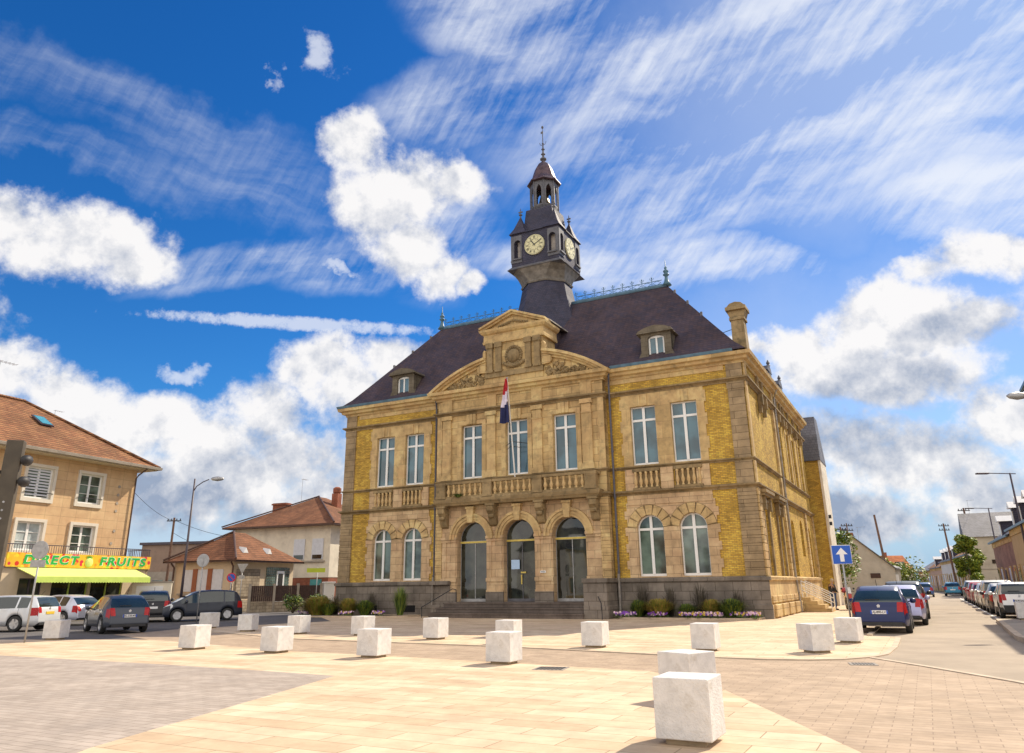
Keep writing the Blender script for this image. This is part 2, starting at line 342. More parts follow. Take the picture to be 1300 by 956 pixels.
# thin high cloud
CIRL = [(150, 130, 260, 40, 14), (60, 190, 200, 26, 16), (330, 240, 150, 34, 12)]
CIR = [(1000, 120, 420, 190, 0), (1250, 60, 260, 200, 0), (1150, 10, 300, 120, 0), (640, 40, 150, 70, 20), (900, 250, 240, 60, -12), (760, 60, 200, 120, 0), (460, 330, 120, 40, -10), (330, 330, 160, 30, -14), (600, 130, 160, 60, -10), (760, 340, 200, 40, 5), (930, 330, 160, 40, 10), (560, 300, 90, 90, 0), (1250, 250, 160, 80, 0)]
f3 = field(D5, CIR)
def aniso(Dv, px, py, rot, su, sv):
    c = ray(px, py); n = c.length; c = c/n; a, b = cos(radians(rot)), sin(radians(rot))
    tx = (ray(px+a, py+b)/n-c).normalized(); ty = (ray(px-b, py+a)/n-c).normalized()
    cb = node(nt, 'ShaderNodeCombineXYZ'); L(nt, vm('DOT_PRODUCT', Dv, tx*su), cb.inputs[0]); L(nt, vm('DOT_PRODUCT', Dv, ty*sv), cb.inputs[1]); return cb.outputs[0]
st = nz(aniso(D4, 950, 200, -58, 10, 85), 1.0, 7, .62)
st2 = nz(aniso(D5, 950, 200, -17, 2.6, 9), 1.0, 8, .6)
cir = math_(nt, 'MULTIPLY', ramp(nt, f3, -.15, .9), ramp(nt, math_(nt, 'MULTIPLY_ADD', st2, 1.3, math_(nt, 'MULTIPLY', st, .34)), .58, 1.10))
cirl = math_(nt, 'MULTIPLY', ramp(nt, field(D2, CIRL), -.6, 1.3), ramp(nt, math_(nt, 'MULTIPLY_ADD', nz(aniso(D5, 250, 200, 14, 3, 16), 1.0, 8, .62), 1.1, math_(nt, 'MULTIPLY', st, .35)), .5, 1.15))
cir = math_(nt, 'MAXIMUM', cir, math_(nt, 'MULTIPLY', cirl, .55))
veil = math_(nt, 'MULTIPLY', ramp(nt, field(D2, [(1150, 60, 420, 330), (1100, 500, 420, 260), (300, 640, 420, 120)]), -.1, 1.1), .34)
cir = math_(nt, 'MAXIMUM', math_(nt, 'MULTIPLY', cir, .86), veil)
# contrail
trail = ramp(nt, math_(nt, 'MULTIPLY_ADD', math_(nt, 'SUBTRACT', nz(D0, 60, 4, .7), .5), 2.4, field(D0, [(385, 411, 190, 10, 3.5)])), -.1, .9)
puff = ramp(nt, math_(nt, 'MULTIPLY_ADD', fine, 2.6, math_(nt, 'MULTIPLY', field(D2, [(404, 70, 30, 34), (343, 106, 12, 18), (240, 462, 30, 16), (428, 325, 24, 10)]), 1.0)), .1, 1.1)
cir = math_(nt, 'MAXIMUM', cir, math_(nt, 'MULTIPLY', puff, .62))
cir = math_(nt, 'MAXIMUM', cir, math_(nt, 'MULTIPLY', trail, .62))
c1 = mixc(nt, cir, skyc, (.95*CW, .98*CW, 1.04*CW))
c2 = mixc(nt, den, c1, cloudc)
# extra bright clouds added behind the camera to fill the shaded front with light
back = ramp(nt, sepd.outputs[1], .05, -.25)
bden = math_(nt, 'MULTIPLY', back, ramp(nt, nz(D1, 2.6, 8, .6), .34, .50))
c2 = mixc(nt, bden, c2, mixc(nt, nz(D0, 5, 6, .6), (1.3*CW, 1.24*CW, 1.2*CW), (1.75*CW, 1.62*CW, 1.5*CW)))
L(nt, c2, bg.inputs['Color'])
W.cycles.sampling_method = 'MANUAL'; W.cycles.sample_map_resolution = 512
S.view_settings.view_transform = 'Standard'; S.view_settings.look = 'None'; S.view_settings.exposure = 0.2; S.view_settings.gamma = 1

# ------------------------------------------------------------------ ground
ROT = radians(-27.71)          # the town hall's own axes
def paving(name, c1, c2, mo, w, h, rot=ROT, var=.5, **k): return bricky(name, c1, c2, mo, w, h, axes='xy', rot=-rot, var=var, bump=.25, **k)
M['slabs'] = paving('cream_slabs', (.68, .53, .37), (.54, .405, .265), (.30, .22, .14), 1.25, .42, ms=.008, damt=.30, dirt=(.36, .26, .17), dscale=(.08, .08, .08))
M['setts'] = paving('brown_setts', (.44, .335, .24), (.38, .285, .20), (.27, .20, .145), .42, .16, ms=.007, damt=.3, dirt=(.27, .2, .15), dscale=(.1, .1, .1))
M['greypave'] = paving('grey_paving', (.43, .365, .31), (.37, .31, .26), (.25, .21, .17), .36, .15, ms=.008, damt=.25, dirt=(.24, .21, .19), dscale=(.1, .1, .1))
M['street'] = plain('pale_asphalt', (.36, .29, .215), .9, .13, .5, bump=.5, bscale=90, dirt=(.29, .235, .175), dscale=.22)
M['asphalt'] = plain('dark_asphalt', (.115, .105, .10), .9, .2, .5, bump=.5, bscale=90, dirt=(.085, .08, .08), dscale=.3)
M['earth'] = plain('ground', (.17, .15, .11), .95, .25, .1)
M['kerb'] = plain('kerb_stone', (.50, .40, .29), .85, .15, 2)
M['kerbgrey'] = plain('kerb_grey', (.28, .25, .22), .85, .15, 2)
M['walk'] = plain('pavement_tarmac', (.36, .31, .25), .9, .12, .8, bump=.3, bscale=80)
M['mark'] = plain('road_paint', (.78, .76, .70), .7, .05, 5, dirt=(.55, .5, .42), dscale=3)
def sheet(name, pts, z, mat, **k):
    mb = MB(); tri = tessellate_polygon([[Vector((x, y, 0)) for x, y in pts]])
    fs = []
    for t in tri:
        a, b, c = [Vector(pts[i]) for i in t]
        if (b-a).cross(c-a) < 0: t = (t[0], t[2], t[1])
        fs.append(tuple(t))
    mb.add([(x, y, z) for x, y in pts], fs)
    return mb.build(name, mat, kind='structure', **k)
def up(p, t, o=0):            # point t metres along the street, o metres to its right
    return (p[0]+.465*t+.885*o, p[1]+.885*t-.465*o)
sheet('ground', [(-900, -300), (900, -300), (900, 1500), (-900, 1500)], -.024, M['earth'])
sheet('left_road', [(-60, 24), (-15.7, 28.2), (-12.6, 27.7), (-4, 30), (-6, 60), (-8, 75), (-16.5, 66), (-22, 60), (-30, 62), (-60, 75)], -.012, M['asphalt'])
sheet('left_road_far', [(-60, 75), (-30, 62), (-27, 150), (-60, 150)], -.016, M['asphalt'])
K = (11.98, 37.36)
lane = (10.95, 25.0)
sheet('plaza_paving', [(-14.6, 34.9), (-7.53, 27.08), (-.89, 22.83), (.15, 22.09), (3.11, 19.64), (4.32, 18.62), (5.48, 17.88), (6.4, 17.6), (7.09, 17.66), (7.92, 18.11), (8.45, 18.65), (9.58, 20.56), (10.8, 22.9), (11.4, 24.1), (11.35, 24.6), lane, up(lane, 70), (26, 92), (-14, 66), (-11.8, 47.7), (-9.5, 41)], 0, M['slabs'])
sheet('crossing_band', [(-15.6, 31.0), (-12.64, 27.64), (-6.01, 21.72), (-3.01, 19.86), (-.7, 18.15), (2.6, 15.8), (3.3, 13), (3.4, 8), (2.6, -8), (6.5, -8), (8.2, 9), (8.34, 13.45), (8.26, 14.61), (8.15, 16.01), (7.92, 18.11), (7.09, 17.66), (5.48, 17.88), (4.32, 18.62), (3.11, 19.64), (.15, 22.09), (-.89, 22.83), (-7.53, 27.08), (-14.6, 34.9)], -.004, M['setts'])
sheet('square_paving', [(-40, 40), (-18.52, 28.73), (-15.68, 28.21), (-12.64, 27.64), (-6.01, 21.72), (-3.01, 19.86), (-.7, 18.15), (2.6, 15.8), (3.3, 13), (3.4, 8), (2.6, -8), (-4.5, -8), (-4.6, 9), (-3.66, 14.6), (-3.5, 15.67), (-5.42, 16.89), (-8.24, 18.57), (-13.87, 21.64), (-40, 36)], 0, M['slabs'])
sheet('grey_paving', [(-40, 36), (-13.87, 21.64), (-8.24, 18.57), (-5.42, 16.89), (-3.5, 15.67), (-3.66, 14.6), (-4.6, 9), (-4.5, -8), (-40, -8)], 0, M['greypave'])
rk = [(9.5, 5), (11.5, 15.8), (14.12, 22.35), (16.39, 26.46), (19.4, 31.86)]
bay = up(rk[-1], 0, 2.2)
sheet('street', [(6.5, -8), (8.2, 9), (8.34, 13.45), (8.26, 14.61), (8.15, 16.01), (7.92, 18.11), (8.45, 18.65), (9.58, 20.56), (10.8, 22.9), (11.4, 24.1), (11.35, 24.6), lane, up(lane, 74), (50.5, 107), (57.5, 124), (62.5, 140), (62, 152), (73, 152), (72, 138), (65, 122), (57.5, 104), up(bay, 60), up(bay, 0), rk[4], rk[3], rk[2], rk[1], rk[0], (8, -8)], -.004, M['street'])
# raised right-hand pavement
o = MB(); pts = [(8, -8)]+rk+[bay, up(bay, 64), up(bay, 64, 3.4), up(bay, -10, 3.4), (24, 5), (20, -8)]
tri = tessellate_polygon([[Vector((x, y, 0)) for x, y in pts]])
o.add([(x, y, .12) for x, y in pts]+[(x, y, -.02) for x, y in pts], [tuple(t) if (Vector(pts[t[1]])-Vector(pts[t[0]])).cross(Vector(pts[t[2]])-Vector(pts[t[0]])) > 0 else (t[0], t[2], t[1]) for t in tri]+[(i, (i+1) % len(pts), len(pts)+(i+1) % len(pts), len(pts)+i) for i in range(len(pts))])
o.build('pavement', M['walk'], kind='structure')
def strip(name, pts, w, z0, z1, mat, parent=None, side=1, **k):
    mb = MB(); mb.sweep(pts, [(0, z0), (0, z1), (w*side, z1), (w*side, z0)]); return mb.build(name, mat, parent, **k)
strip('kerb', rk+[bay], .18, -.02, .125, M['kerb'], kind='structure', side=-1)
strip('kerb', [(-14.6, 34.9), (-7.53, 27.08), (-.89, 22.83), (.15, 22.09), (3.11, 19.64), (4.32, 18.62), (5.48, 17.88), (6.4, 17.6), (7.09, 17.66), (7.92, 18.11), (8.45, 18.65), (9.58, 20.56), (10.8, 22.9), (11.4, 24.1)], .14, -.01, .022, M['kerb'], kind='structure', side=1)
strip('kerb', [(7.92, 18.11), (8.15, 16.01), (8.26, 14.61), (8.34, 13.45), (8.2, 9)], .14, -.01, .012, M['kerb'], kind='structure', side=1)
strip('kerb', [lane, up(lane, 70)], .15, -.01, .05, M['kerb'], kind='structure', side=1)
# painted marks
def marks():
    mb = MB()
    def quad(a, b, w):
        a = Vector(a); b = Vector(b); d = (b-a).normalized(); n = Vector((d.y, -d.x))*w/2
        mb.add([(p.x, p.y, .001) for p in (a-n, b-n, b+n, a+n)], [(3, 2, 1, 0)][::1])
    for t in (35.5, 68):    # lane arrows
        c = up((9.3, 18), t-6, 3.9)
        a = Vector(c); d = Vector((.465, .885)); n = Vector((.885, -.465))
        quad(a, a+d*2.2, .22)
        mb.add([(q.x, q.y, .001) for q in (a+d*2.2-n*.75, a+d*2.2+n*.75, a+d*3.6)], [(0, 1, 2)])
    b0 = Vector(bay)
    for k in range(9):      # bays
        p = up(bay, 1.0+k*5.6); q = up(p, 0, -2.1); quad(p, q, .12)
    quad(up(bay, 1, -2.1), up(bay, 50, -2.1), .10)
    return mb.build('road_marking', M['mark'], kind='structure')
marks()
# two iron covers in the paving
for (x, y, s, nm) in ((.71, 16.5, .55, 'square iron access cover set in the cream paving near the stone cubes'), (7.1, 16.6, .42, 'small slotted drain grate in the brown paving by the street corner')):
    r = empty('drain_cover', (x, y, 0), ROT+.2, label=nm, cat='drain cover')
    mb = MB(); mb.box(-s/2-.05, s/2+.05, -s/2-.05, s/2+.05, -.02, .006); mb.build('rim', M['kerbgrey'], r)
    mb = MB()
    for i in range(7): mb.box(-s/2+i*s/7+.012, -s/2+(i+1)*s/7-.012, -s/2+.02, s/2-.02, 0, .011)
    mb.build('grate', M['black'], r)
# ------------------------------------------------------------------ town hall (own axes: x along the front, y into the house)
TH = empty('town_hall', (K[0], K[1], 0), ROT, label='yellow brick and limestone town hall with slate roof, clock tower and first-floor balcony', cat='town hall')
CX = -13.05; X0, X1 = -26.1, 0.0; AX0, AX1 = -18.5, -7.6; AY = -.5; YM = 8.2; YB = 21.0
PATH = [(X0, 8.2), (X0, 0), (AX0, 0), (AX0, AY), (AX1, AY), (AX1, 0), (X1, 0), (X1, YB)]
mir = lambda x: 2*CX-x
def P(mb, name, mats, parent=None, **k): return mb.build(name, mats, parent or TH, **k)

UW = [(-5.54, 1.42), (-3.28, 1.42)]         # right wing windows (centre, width)
UW_all = [(mir(c), w, 0) for c, w in UW]+[(c, w, 0) for c, w in UW]
AW = [(-16.07, 1.4, AY), (-13.03, 1.4, AY), (-9.99, 1.4, AY)]
ZU0, ZU1 = 7.68, 10.88; ZL0, ZLS = 2.0, 4.35
# walls
mb = MB()
for a, b in ((X0, AX0), (AX1, X1)):
    hs = [rect(c-w/2-.05, c+w/2+.05, ZU0-.05, ZU1+.05) for c, w, y in UW_all if a < c < b]+[arch(c, w+.1, ZL0-.05, ZLS) for c, w, y in UW_all if a < c < b]
    mb.panel(rect(a, b, 1.7, 12.95), hs, front(0), .3)
mb.box(X0+.01, X0+.3, .0, YM, 1.7, 12.95)
# side wall with its openings
SW_low = [(1.75, 1.15, 1.95, 4.7), (5.75, 1.15, 1.95, 4.7), (10.8, 1.3, 1.95, 4.6), (14.6, 1.2, 3.2, 4.9), (18.3, 1.2, 1.95, 4.6)]
SW_up = [(10.1, 1.25), (12.9, 1.0), (15.4, 1.25), (18.4, 1.25)]
mb.panel(rect(0.0, YB, 1.7, 12.95), [rect(c-w/2, c+w/2, 7.65, 10.9) for c, w in SW_up]+[arch(c, w, z0, zs) for c, w, z0, zs in SW_low], sidef(0), .3)
mb.box(X0+.3, -.3, YB-.3, YB, 0, 12.95)
mb.box(X0+.3, -.31, .6, YB-.31, 12.6, 12.9)
P(mb, 'brick_wall', M['brick'])
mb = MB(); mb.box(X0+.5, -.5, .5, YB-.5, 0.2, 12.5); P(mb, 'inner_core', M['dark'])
# plinth
PLP = [(-.25, 0), (.17, 0), (.17, .62), (.12, .64), (.12, 1.72), (.20, 1.74), (.22, 1.88), (.10, 1.93), (-.25, 1.93)]
for pa in ([(X0, 8.2), (X0, 0), (AX0, 0), (AX0, AY), (-18.05, AY)], [(-8.45, AY), (AX1, AY), (AX1, 0), (X1+.001, 0)]):
    mb = MB(); mb.sweep(pa, PLP); P(mb, 'plinth', M['grey'])
mb = MB()
sidepl = MB().sweep([(X1, .0), (X1, YB)], PLP); P(sidepl, 'plinth', M['trim'])  # side run in warm pale stone: its sunlit look is put into the colour
mb = MB(); mb.box(X1-.1, X1+.172, -.172, .01, 0, .62); mb.box(X1-.1, X1+.122, -.122, .01, .6, 1.73); mb.box(X1-.1, X1+.222, -.222, .01, 1.73, 1.90); P(mb, 'plinth_corner', M['grey'])
mb = MB()
for i in range(6): mb.box(.12, .27, .3+i*2.1, 1.95+i*2.1, .05, .62)
for i in range(9): mb.box(.10, .20, .15+i*1.35, 1.35+i*1.35, .68, 1.02)
split(mb, 'rusticated_block', M['stone'], TH, bevel=.04)
mb = MB()
for a, b in ((-24.0, -22.9), (-21.2, -20.1), (-6.2, -5.2), (-3.9, -2.9)): mb.box(a, b, -.178, -.1, .22, .6)
split(mb, 'basement_opening', M['dark'], TH)
# horizontal mouldings
def mould(name, z0, z1, o0, o1, mat, path=PATH):
    h = z1-z0; mb = MB(); mb.sweep(path, [(-.05, z0), (o0, z0), (o0, z0+h*.25), (o1*.7, z0+h*.5), (o1, z0+h*.65), (o1, z1-h*.06), (o1*.3, z1+.02), (-.05, z1+.02)]); return P(mb, name, mat)
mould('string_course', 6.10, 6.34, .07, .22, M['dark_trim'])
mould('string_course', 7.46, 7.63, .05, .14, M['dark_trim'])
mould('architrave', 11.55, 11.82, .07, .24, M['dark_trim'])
mb = MB(); mb.sweep(PATH, [(-.05, 12.55), (.10, 12.55), (.12, 12.66), (.30, 12.72), (.34, 12.86), (.50, 12.90), (.54, 13.08), (.2, 13.12), (-.05, 13.12)]); P(mb, 'cornice', M['trim'])
mb = MB(); mb.sweep([(X0, 8.2), (X0, 0), (AX0-.5, 0)], [(.2, 13.1), (.55, 13.09), (.60, 13.24), (.5, 13.25), (.2, 13.16)]); P(mb, 'gutter', M['zinc'])
mb = MB(); mb.sweep([(AX1+.5, 0), (-.35, 0)], [(.2, 13.1), (.55, 13.09), (.60, 13.24), (.5, 13.25), (.2, 13.16)]); P(mb, 'gutter', M['zinc'])
# frieze bands of dressed stone above and below the brick panel
mb = MB()
for a, b in ((X0+1, AX0), (AX1, X1-1)): mb.box(a, b, -.03, .02, 12.28, 12.56)
split(mb, 'frieze', M['trim'], TH)
# corner pilasters
def pilaster(x0, x1, y, yb=None):
    mb = MB(); yb = y+.2 if yb is None else yb
    for z in range(0, 11):      # ground floor: separate courses with joints
        a = 1.93+z*.38; mb.box(x0, x1, y-.10, yb, a+.015, min(a+.365, 6.09))
    mb.box(x0+.02, x1-.02, y-.07, yb, 1.93, 6.1); mb.box(x0+.03, x1-.03, y-.09, yb, 6.36, 7.46); mb.box(x0+.05, x1-.05, y-.09, yb, 7.64, 11.2)
    mb.box(x0+.02, x1-.02, y-.12, yb, 11.2, 11.55); mb.box(x0+.05, x1-.05, y-.09, yb, 11.84, 12.56)
    return P(mb, 'pilaster', M['pilaster'])
pilaster(X0-.06, X0+.86, 0); pilaster(X1-.92, X1+.0, 0)
mb = MB()
for z in range(11):
    a = 1.93+z*.38; mb.box(-.01, .10, .0, .75+(.12 if z % 2 else 0), a+.015, min(a+.365, 6.09))
mb.box(-.01, .09, 0, .35, 6.36, 7.46); mb.box(-.01, .09, 0, .35, 7.64, 11.55); mb.box(-.01, .09, 0, .5, 11.84, 12.56)
for y in (7.75, 8.75):
    for z in range(11):
        a = 1.93+z*.38; mb.box(-.01, .12, y, y+.45, a+.015, min(a+.365, 6.09))
    mb.box(-.01, .12, y, y+.4, 6.36, 7.46); mb.box(-.01, .12, y, y+.4, 7.64, 11.55); mb.box(-.01, .12, y, y+.4, 11.84, 12.56)
for c, w in SW_up[1:3]+SW_up[3:]:
    for s in (-1, 1): mb.box(-.01, .05, c+s*(w/2+.16)-.10, c+s*(w/2+.16)+.10, 7.64, 11.2)
for y in (16.6, 20.4):
    for z in range(11):
        a = 1.93+z*.38; mb.box(-.01, .11, y, y+.5, a+.015, min(a+.365, 6.09))
split(mb, 'side_quoin', M['trim'], TH)
# stone surrounds
def ring(mb, c, zs, r0, r1, y0, y1, n=26, a0=0, a1=pi):
    q = [(c+r*cos(a0+(a1-a0)*i/n), zs+r*sin(a0+(a1-a0)*i/n)) for r in (r0, r1) for i in range(n+1)]
    V = [(x, y, z) for y in (y0, y1) for x, z in q]; N = n+1; T = 2*N; fs = []
    for i in range(n):
        fs += [(i, i+1, N+i+1, N+i), (N+i, N+i+1, T+N+i+1, T+N+i), (i+1, i, T+i, T+i+1)]
    fs += [(0, N, T+N, T), (n, T+n, T+N+n, N+n)]
    mb.add(V, fs)
def tooth(x0, x1, z0, z1, st=.42, d=.13):
    pts = []; z = z0; i = 0; R = []; Lf = []
    while z < z1-.01:
        e = min(z+st, z1); k = d if i % 2 else 0
        R += [(x1+k, z), (x1+k, e)]; Lf += [(x0-k, z), (x0-k, e)]; z = e; i += 1
    return R+Lf[::-1]
for a, b, cs in ((mir(-2.16), mir(-6.74), [mir(UW[1][0]), mir(UW[0][0])]), (-6.74, -2.16, [UW[0][0], UW[1][0]])):
    a, b = min(a, b), max(a, b)
    mb = MB(); mb.panel(tooth(a, b, 7.64, 11.55, .62, .1), [rect(c-.71, c+.71, ZU0, ZU1) for c in cs], front(-.05), .28, rim=True)
    for c in cs:
        for s in (-.30, .10): mb.box(c+s, c+s+.2, -.10, -.05, ZU1+.02, 11.5)
    P(mb, 'window_surround', M['trim'])
    mb = MB(); mb.panel(tooth(a-.02, b+.1, 1.94, 5.62), [arch(c, 1.42, ZL0, ZLS) for c in cs], front(-.05), .28)
    mb.box(a-.02, b+.1, -.09, .02, 5.60, 5.70); mb.box(a+.05, b, -.05, .02, 5.7, 6.1)
    vo, vb = MB(), MB()
    for c in cs:            # voussoirs, sill
        for k in range(-3, 4):
            an = pi/2+k*.42; r0, r1 = .73, 1.22
            q = [(c+r*cos(an+t), ZLS+r*sin(an+t)*(1 if r < 1 else 1.0)) for r, t in ((r0, -.19), (r1, -.17), (r1, .17), (r0, .19))]
            vo.extr([(x, -.095, z) for x, z in q], (0, .035, 0))
        ring(vb, c, ZLS, .72, 1.24, -.058, -.03, a0=.08, a1=pi-.08)
    P(mb, 'arched_surround', M['pinkstone']); split(vb, 'joint_backing', M['dark_trim'], TH); split(vo, 'voussoirs', M['trim'], TH, eps=.05)
    for c in cs:            # short balustrades under the upper windows
        mb = MB(); mb.box(c-.74, c+.74, -.22, -.06, 7.30, 7.47); mb.box(c-.74, c+.74, -.22, -.06, 6.34, 6.46); mb.box(c-.72, c+.72, -.05, -.04, 6.4, 7.4)
        ba = P(mb, 'balustrade', M['dark_trim']); 
        for i in range(5):
            bo = bpy.data.objects.new('baluster', BAL) if 'BAL' in globals() else None
            if bo is None:
                pm = MB().lathe([(.075, 0), (.075, .06), (.05, .09), (.055, .14), (.095, .26), (.10, .33), (.06, .50), (.045, .58), (.07, .66), (.05, .70), (.08, .75), (.08, .84)], n=10)
                bo = pm.build('baluster', M['trim'], ba, smooth=True); BAL = bo.data
            else: COL.objects.link(bo); bo.parent = ba
            bo.location = (c-.58+i*.29, -.14, 6.46)
        mb = MB()
    for e in (a+.02, (cs[0]+cs[1])/2-.36, b-.7):
        mb = MB(); mb.box(e+.0, e+.68, -.10, .0, 6.36, 7.46); P(mb, 'pedestal', M['pinkstone'])
# windows
def window(c, w, z0, z1, y, spring=None, mp=front, parent=None, tr=None, g='glass', fw=.07):
    mb = MB(); fn = mp(y)
    a, b = c-w/2, c+w/2
    if spring is None:
        tr = tr or z0+(z1-z0)*.765; out = rect(a, b, z0, z1)
        holes = [rect(a+fw, c-.06, z0+.12, tr-.06), rect(c+.06, b-fw, z0+.12, tr-.06), rect(a+fw, c-.06, tr+.06, z1-fw), rect(c+.06, b-fw, tr+.06, z1-fw)]
    else:
        r = w/2; out = arch(c, w, z0, spring); tr = spring
        holes = [rect(a+fw, c-.055, z0+.12, tr-.07), rect(c+.055, b-fw, z0+.12, tr-.07)]
        q = r-fw; n = 9; t0 = math.asin(min(.05/q, 1)); t1 = math.acos(.055/q)
        arc = [(q*cos(t0+(t1-t0)*i/n), q*sin(t0+(t1-t0)*i/n)) for i in range(n+1)]
        holes += [[(c+.055, spring+.05)]+[(c+x, spring+z) for x, z in arc], [(c-x, spring+z) for x, z in arc][::-1]+[(c-.055, spring+.05)]][0:2]
    mb.panel(out, holes, fn, .08)
    for (u0, u1, v0, v1) in ((c-.075, c+.075, z0+.1, (z1 if spring is None else spring+w/2)-fw),):
        mb.extr([fn(u, v, -.025) for u, v in rect(u0, u1, v0, v1)], Vector(fn(0, 0, .02))-Vector(fn(0, 0, 0)))
    fr = mb.build('window', M['white'], parent or TH)
    mb = MB(); mb.poly([fn(u, v, .05) for u, v in out]); mb.build('pane', M[g], fr)
    return fr
for c, w, y in UW_all:
    window(c, w, ZU0, ZU1, .17); window(c, w, ZL0, ZLS+w/2, .17, spring=ZLS, g='lowglass')
for c, w, y in AW: window(c, w, ZU0, ZU1, AY+.2)
for c, w in SW_up: window(c, w, 7.65, 10.9, -.22, mp=sidef) if False else window(c, w, 7.65, 10.9, -.2, mp=sidef)
for c, w, z0, zs in SW_low: window(c, w, z0, zs+w/2, -.2, spring=zs, mp=sidef, g='lowglass')
# side face aedicules and brackets
for i, c in enumerate((1.75, 5.75)):
    mb = MB()
    for s in (-1, 1): mb.box(0, .10, c+s*.72-.11, c+s*.72+.11, 1.95, 5.1); mb.box(0, .24, c+s*.72-.1, c+s*.72+.1, 5.1, 5.75)
    mb.box(0, .10, c-.85, c+.85, 5.3, 5.5); mb.box(0, .16, c-.5, c+.5, 5.5, 5.62)
    mb.box(0, .30, c-1.15, c+1.15, 5.78, 5.92); mb.box(0, .38, c-1.25, c+1.25, 5.92, 6.07)
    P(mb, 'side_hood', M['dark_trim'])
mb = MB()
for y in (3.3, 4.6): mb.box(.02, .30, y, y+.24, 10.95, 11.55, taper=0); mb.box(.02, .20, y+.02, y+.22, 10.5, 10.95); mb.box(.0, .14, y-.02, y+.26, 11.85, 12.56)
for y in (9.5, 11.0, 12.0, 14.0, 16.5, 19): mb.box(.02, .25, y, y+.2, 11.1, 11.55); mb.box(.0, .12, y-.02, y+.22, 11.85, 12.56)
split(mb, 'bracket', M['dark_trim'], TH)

# ---- central projecting bay
mb = MB()
AC = [-16.05, -13.0, -9.95]
mb.panel(rect(AX0, AX1, .0, 6.2), [arch(c, 1.96, .76, 4.2, 18) for c in AC], front(AY), .55)
P(mb, 'bay_wall', M['pinkstone'])
mb = MB(); mb.panel(rect(AX0, AX1, 6.2, 13.0), [rect(c-w/2, c+w/2, ZU0, ZU1) for c, w, y in AW], front(AY), .3)
mb.box(AX0, AX0+.02, AY, .1, 0, 13); mb.box(AX1-.02, AX1, AY, .1, 0, 13); P(mb, 'upper_bay_wall', M['stone'])
mb = MB()
for x0, x1 in ((AX0-.02, AX0+.42), (AX1-.5, AX1+.02)):
    for z in range(11):
        a = 1.93+z*.38; mb.box(x0, x1, AY-.05, AY+.3, a+.012, min(a+.368, 6.09))
split(mb, 'bay_quoin', M['stone'], TH)
mb = MB()   # upper pilasters with capitals
for c in (-17.79, -14.71, -11.67, -8.60):
    mb.box(c-.30, c+.30, AY-.12, AY, 7.64, 10.75); mb.box(c-.36, c+.36, AY-.17, AY, 7.64, 7.95); mb.box(c-.33, c+.33, AY-.15, AY, 10.75, 10.83)
    mb.box(c-.27, c+.27, AY-.13, AY, 10.83, 11.3, ); mb.box(c-.37, c+.37, AY-.19, AY, 11.3, 11.55)
    mb.box(c-.34, c+.34, AY-.08, AY, 11.84, 12.6); mb.box(c-.30, c+.30, AY-.20, AY, 11.3, 11.42)
for x0, x1 in ((AX0-.01, AX0+.34), (AX1-.34, AX1+.01)): mb.box(x0, x1, AY-.06, AY, 7.64, 11.55)
split(mb, 'bay_pilaster', M['trim'], TH)
mb = MB()   # window architraves
for c, w, y in AW:
    for s in (-1, 1): mb.box(c+s*.86-.14, c+s*.86+.14, AY-.06, AY, 7.64, 11.1)
    mb.box(c-1.0, c+1.0, AY-.07, AY, 10.9, 11.12); mb.box(c-.32, c-.12, AY-.12, AY, 10.92, 11.52); mb.box(c-.1, c+.1, AY-.14, AY, 10.92, 11.52); mb.box(c+.12, c+.32, AY-.12, AY, 10.92, 11.52)
P(mb, 'window_surround', M['trim'])
# arches
for c in AC:
    mb = MB(); ring(mb, c, 4.2, 1.0, 1.12, AY-.09, AY-.0); ring(mb, c, 4.2, 1.13, 1.30, AY-.13, AY); ring(mb, c, 4.2, 1.31, 1.45, AY-.18, AY)
    mb.extr([(c-.16, AY-.26, 5.12), (c+.16, AY-.26, 5.12), (c+.24, AY-.26, 5.95), (c-.24, AY-.26, 5.95)], (0, .3, 0)); mb.box(c-.28, c+.28, AY-.32, AY, 5.9, 6.02)
    P(mb, 'archivolt', M['trim'])
PX = [(AX0+.42, -17.05), (-15.05, -14.0), (-12.0, -10.95), (-8.95, AX1-.5)]
mb = MB(); mg = MB()
for i, (a, b) in enumerate(PX):
    mg.box(a-.03, b+.03, AY-.10, AY, .76, 1.32)
    mb.box(a-.01, b+.01, AY-.09, AY, 1.32, 1.42); mb.box(a+.02, b-.02, AY-.04, AY, 1.42, 1.86); mb.box(a-.02, b+.02, AY-.10, AY, 1.86, 2.06)
    mb.box(a-.03, b+.03, AY-.12, AY, 4.18, 4.34); mb.box(a, b, AY-.08, AY, 4.06, 4.18)
    if b-a > .9:
        mb.box(a+.05, a+.32, AY-.04, AY, 2.06, 4.06); mb.box(b-.32, b-.05, AY-.04, AY, 2.06, 4.06)
split(mb, 'arch_pier', M['pinkstone'], TH); split(mg, 'pier_base', M['grey'], TH)
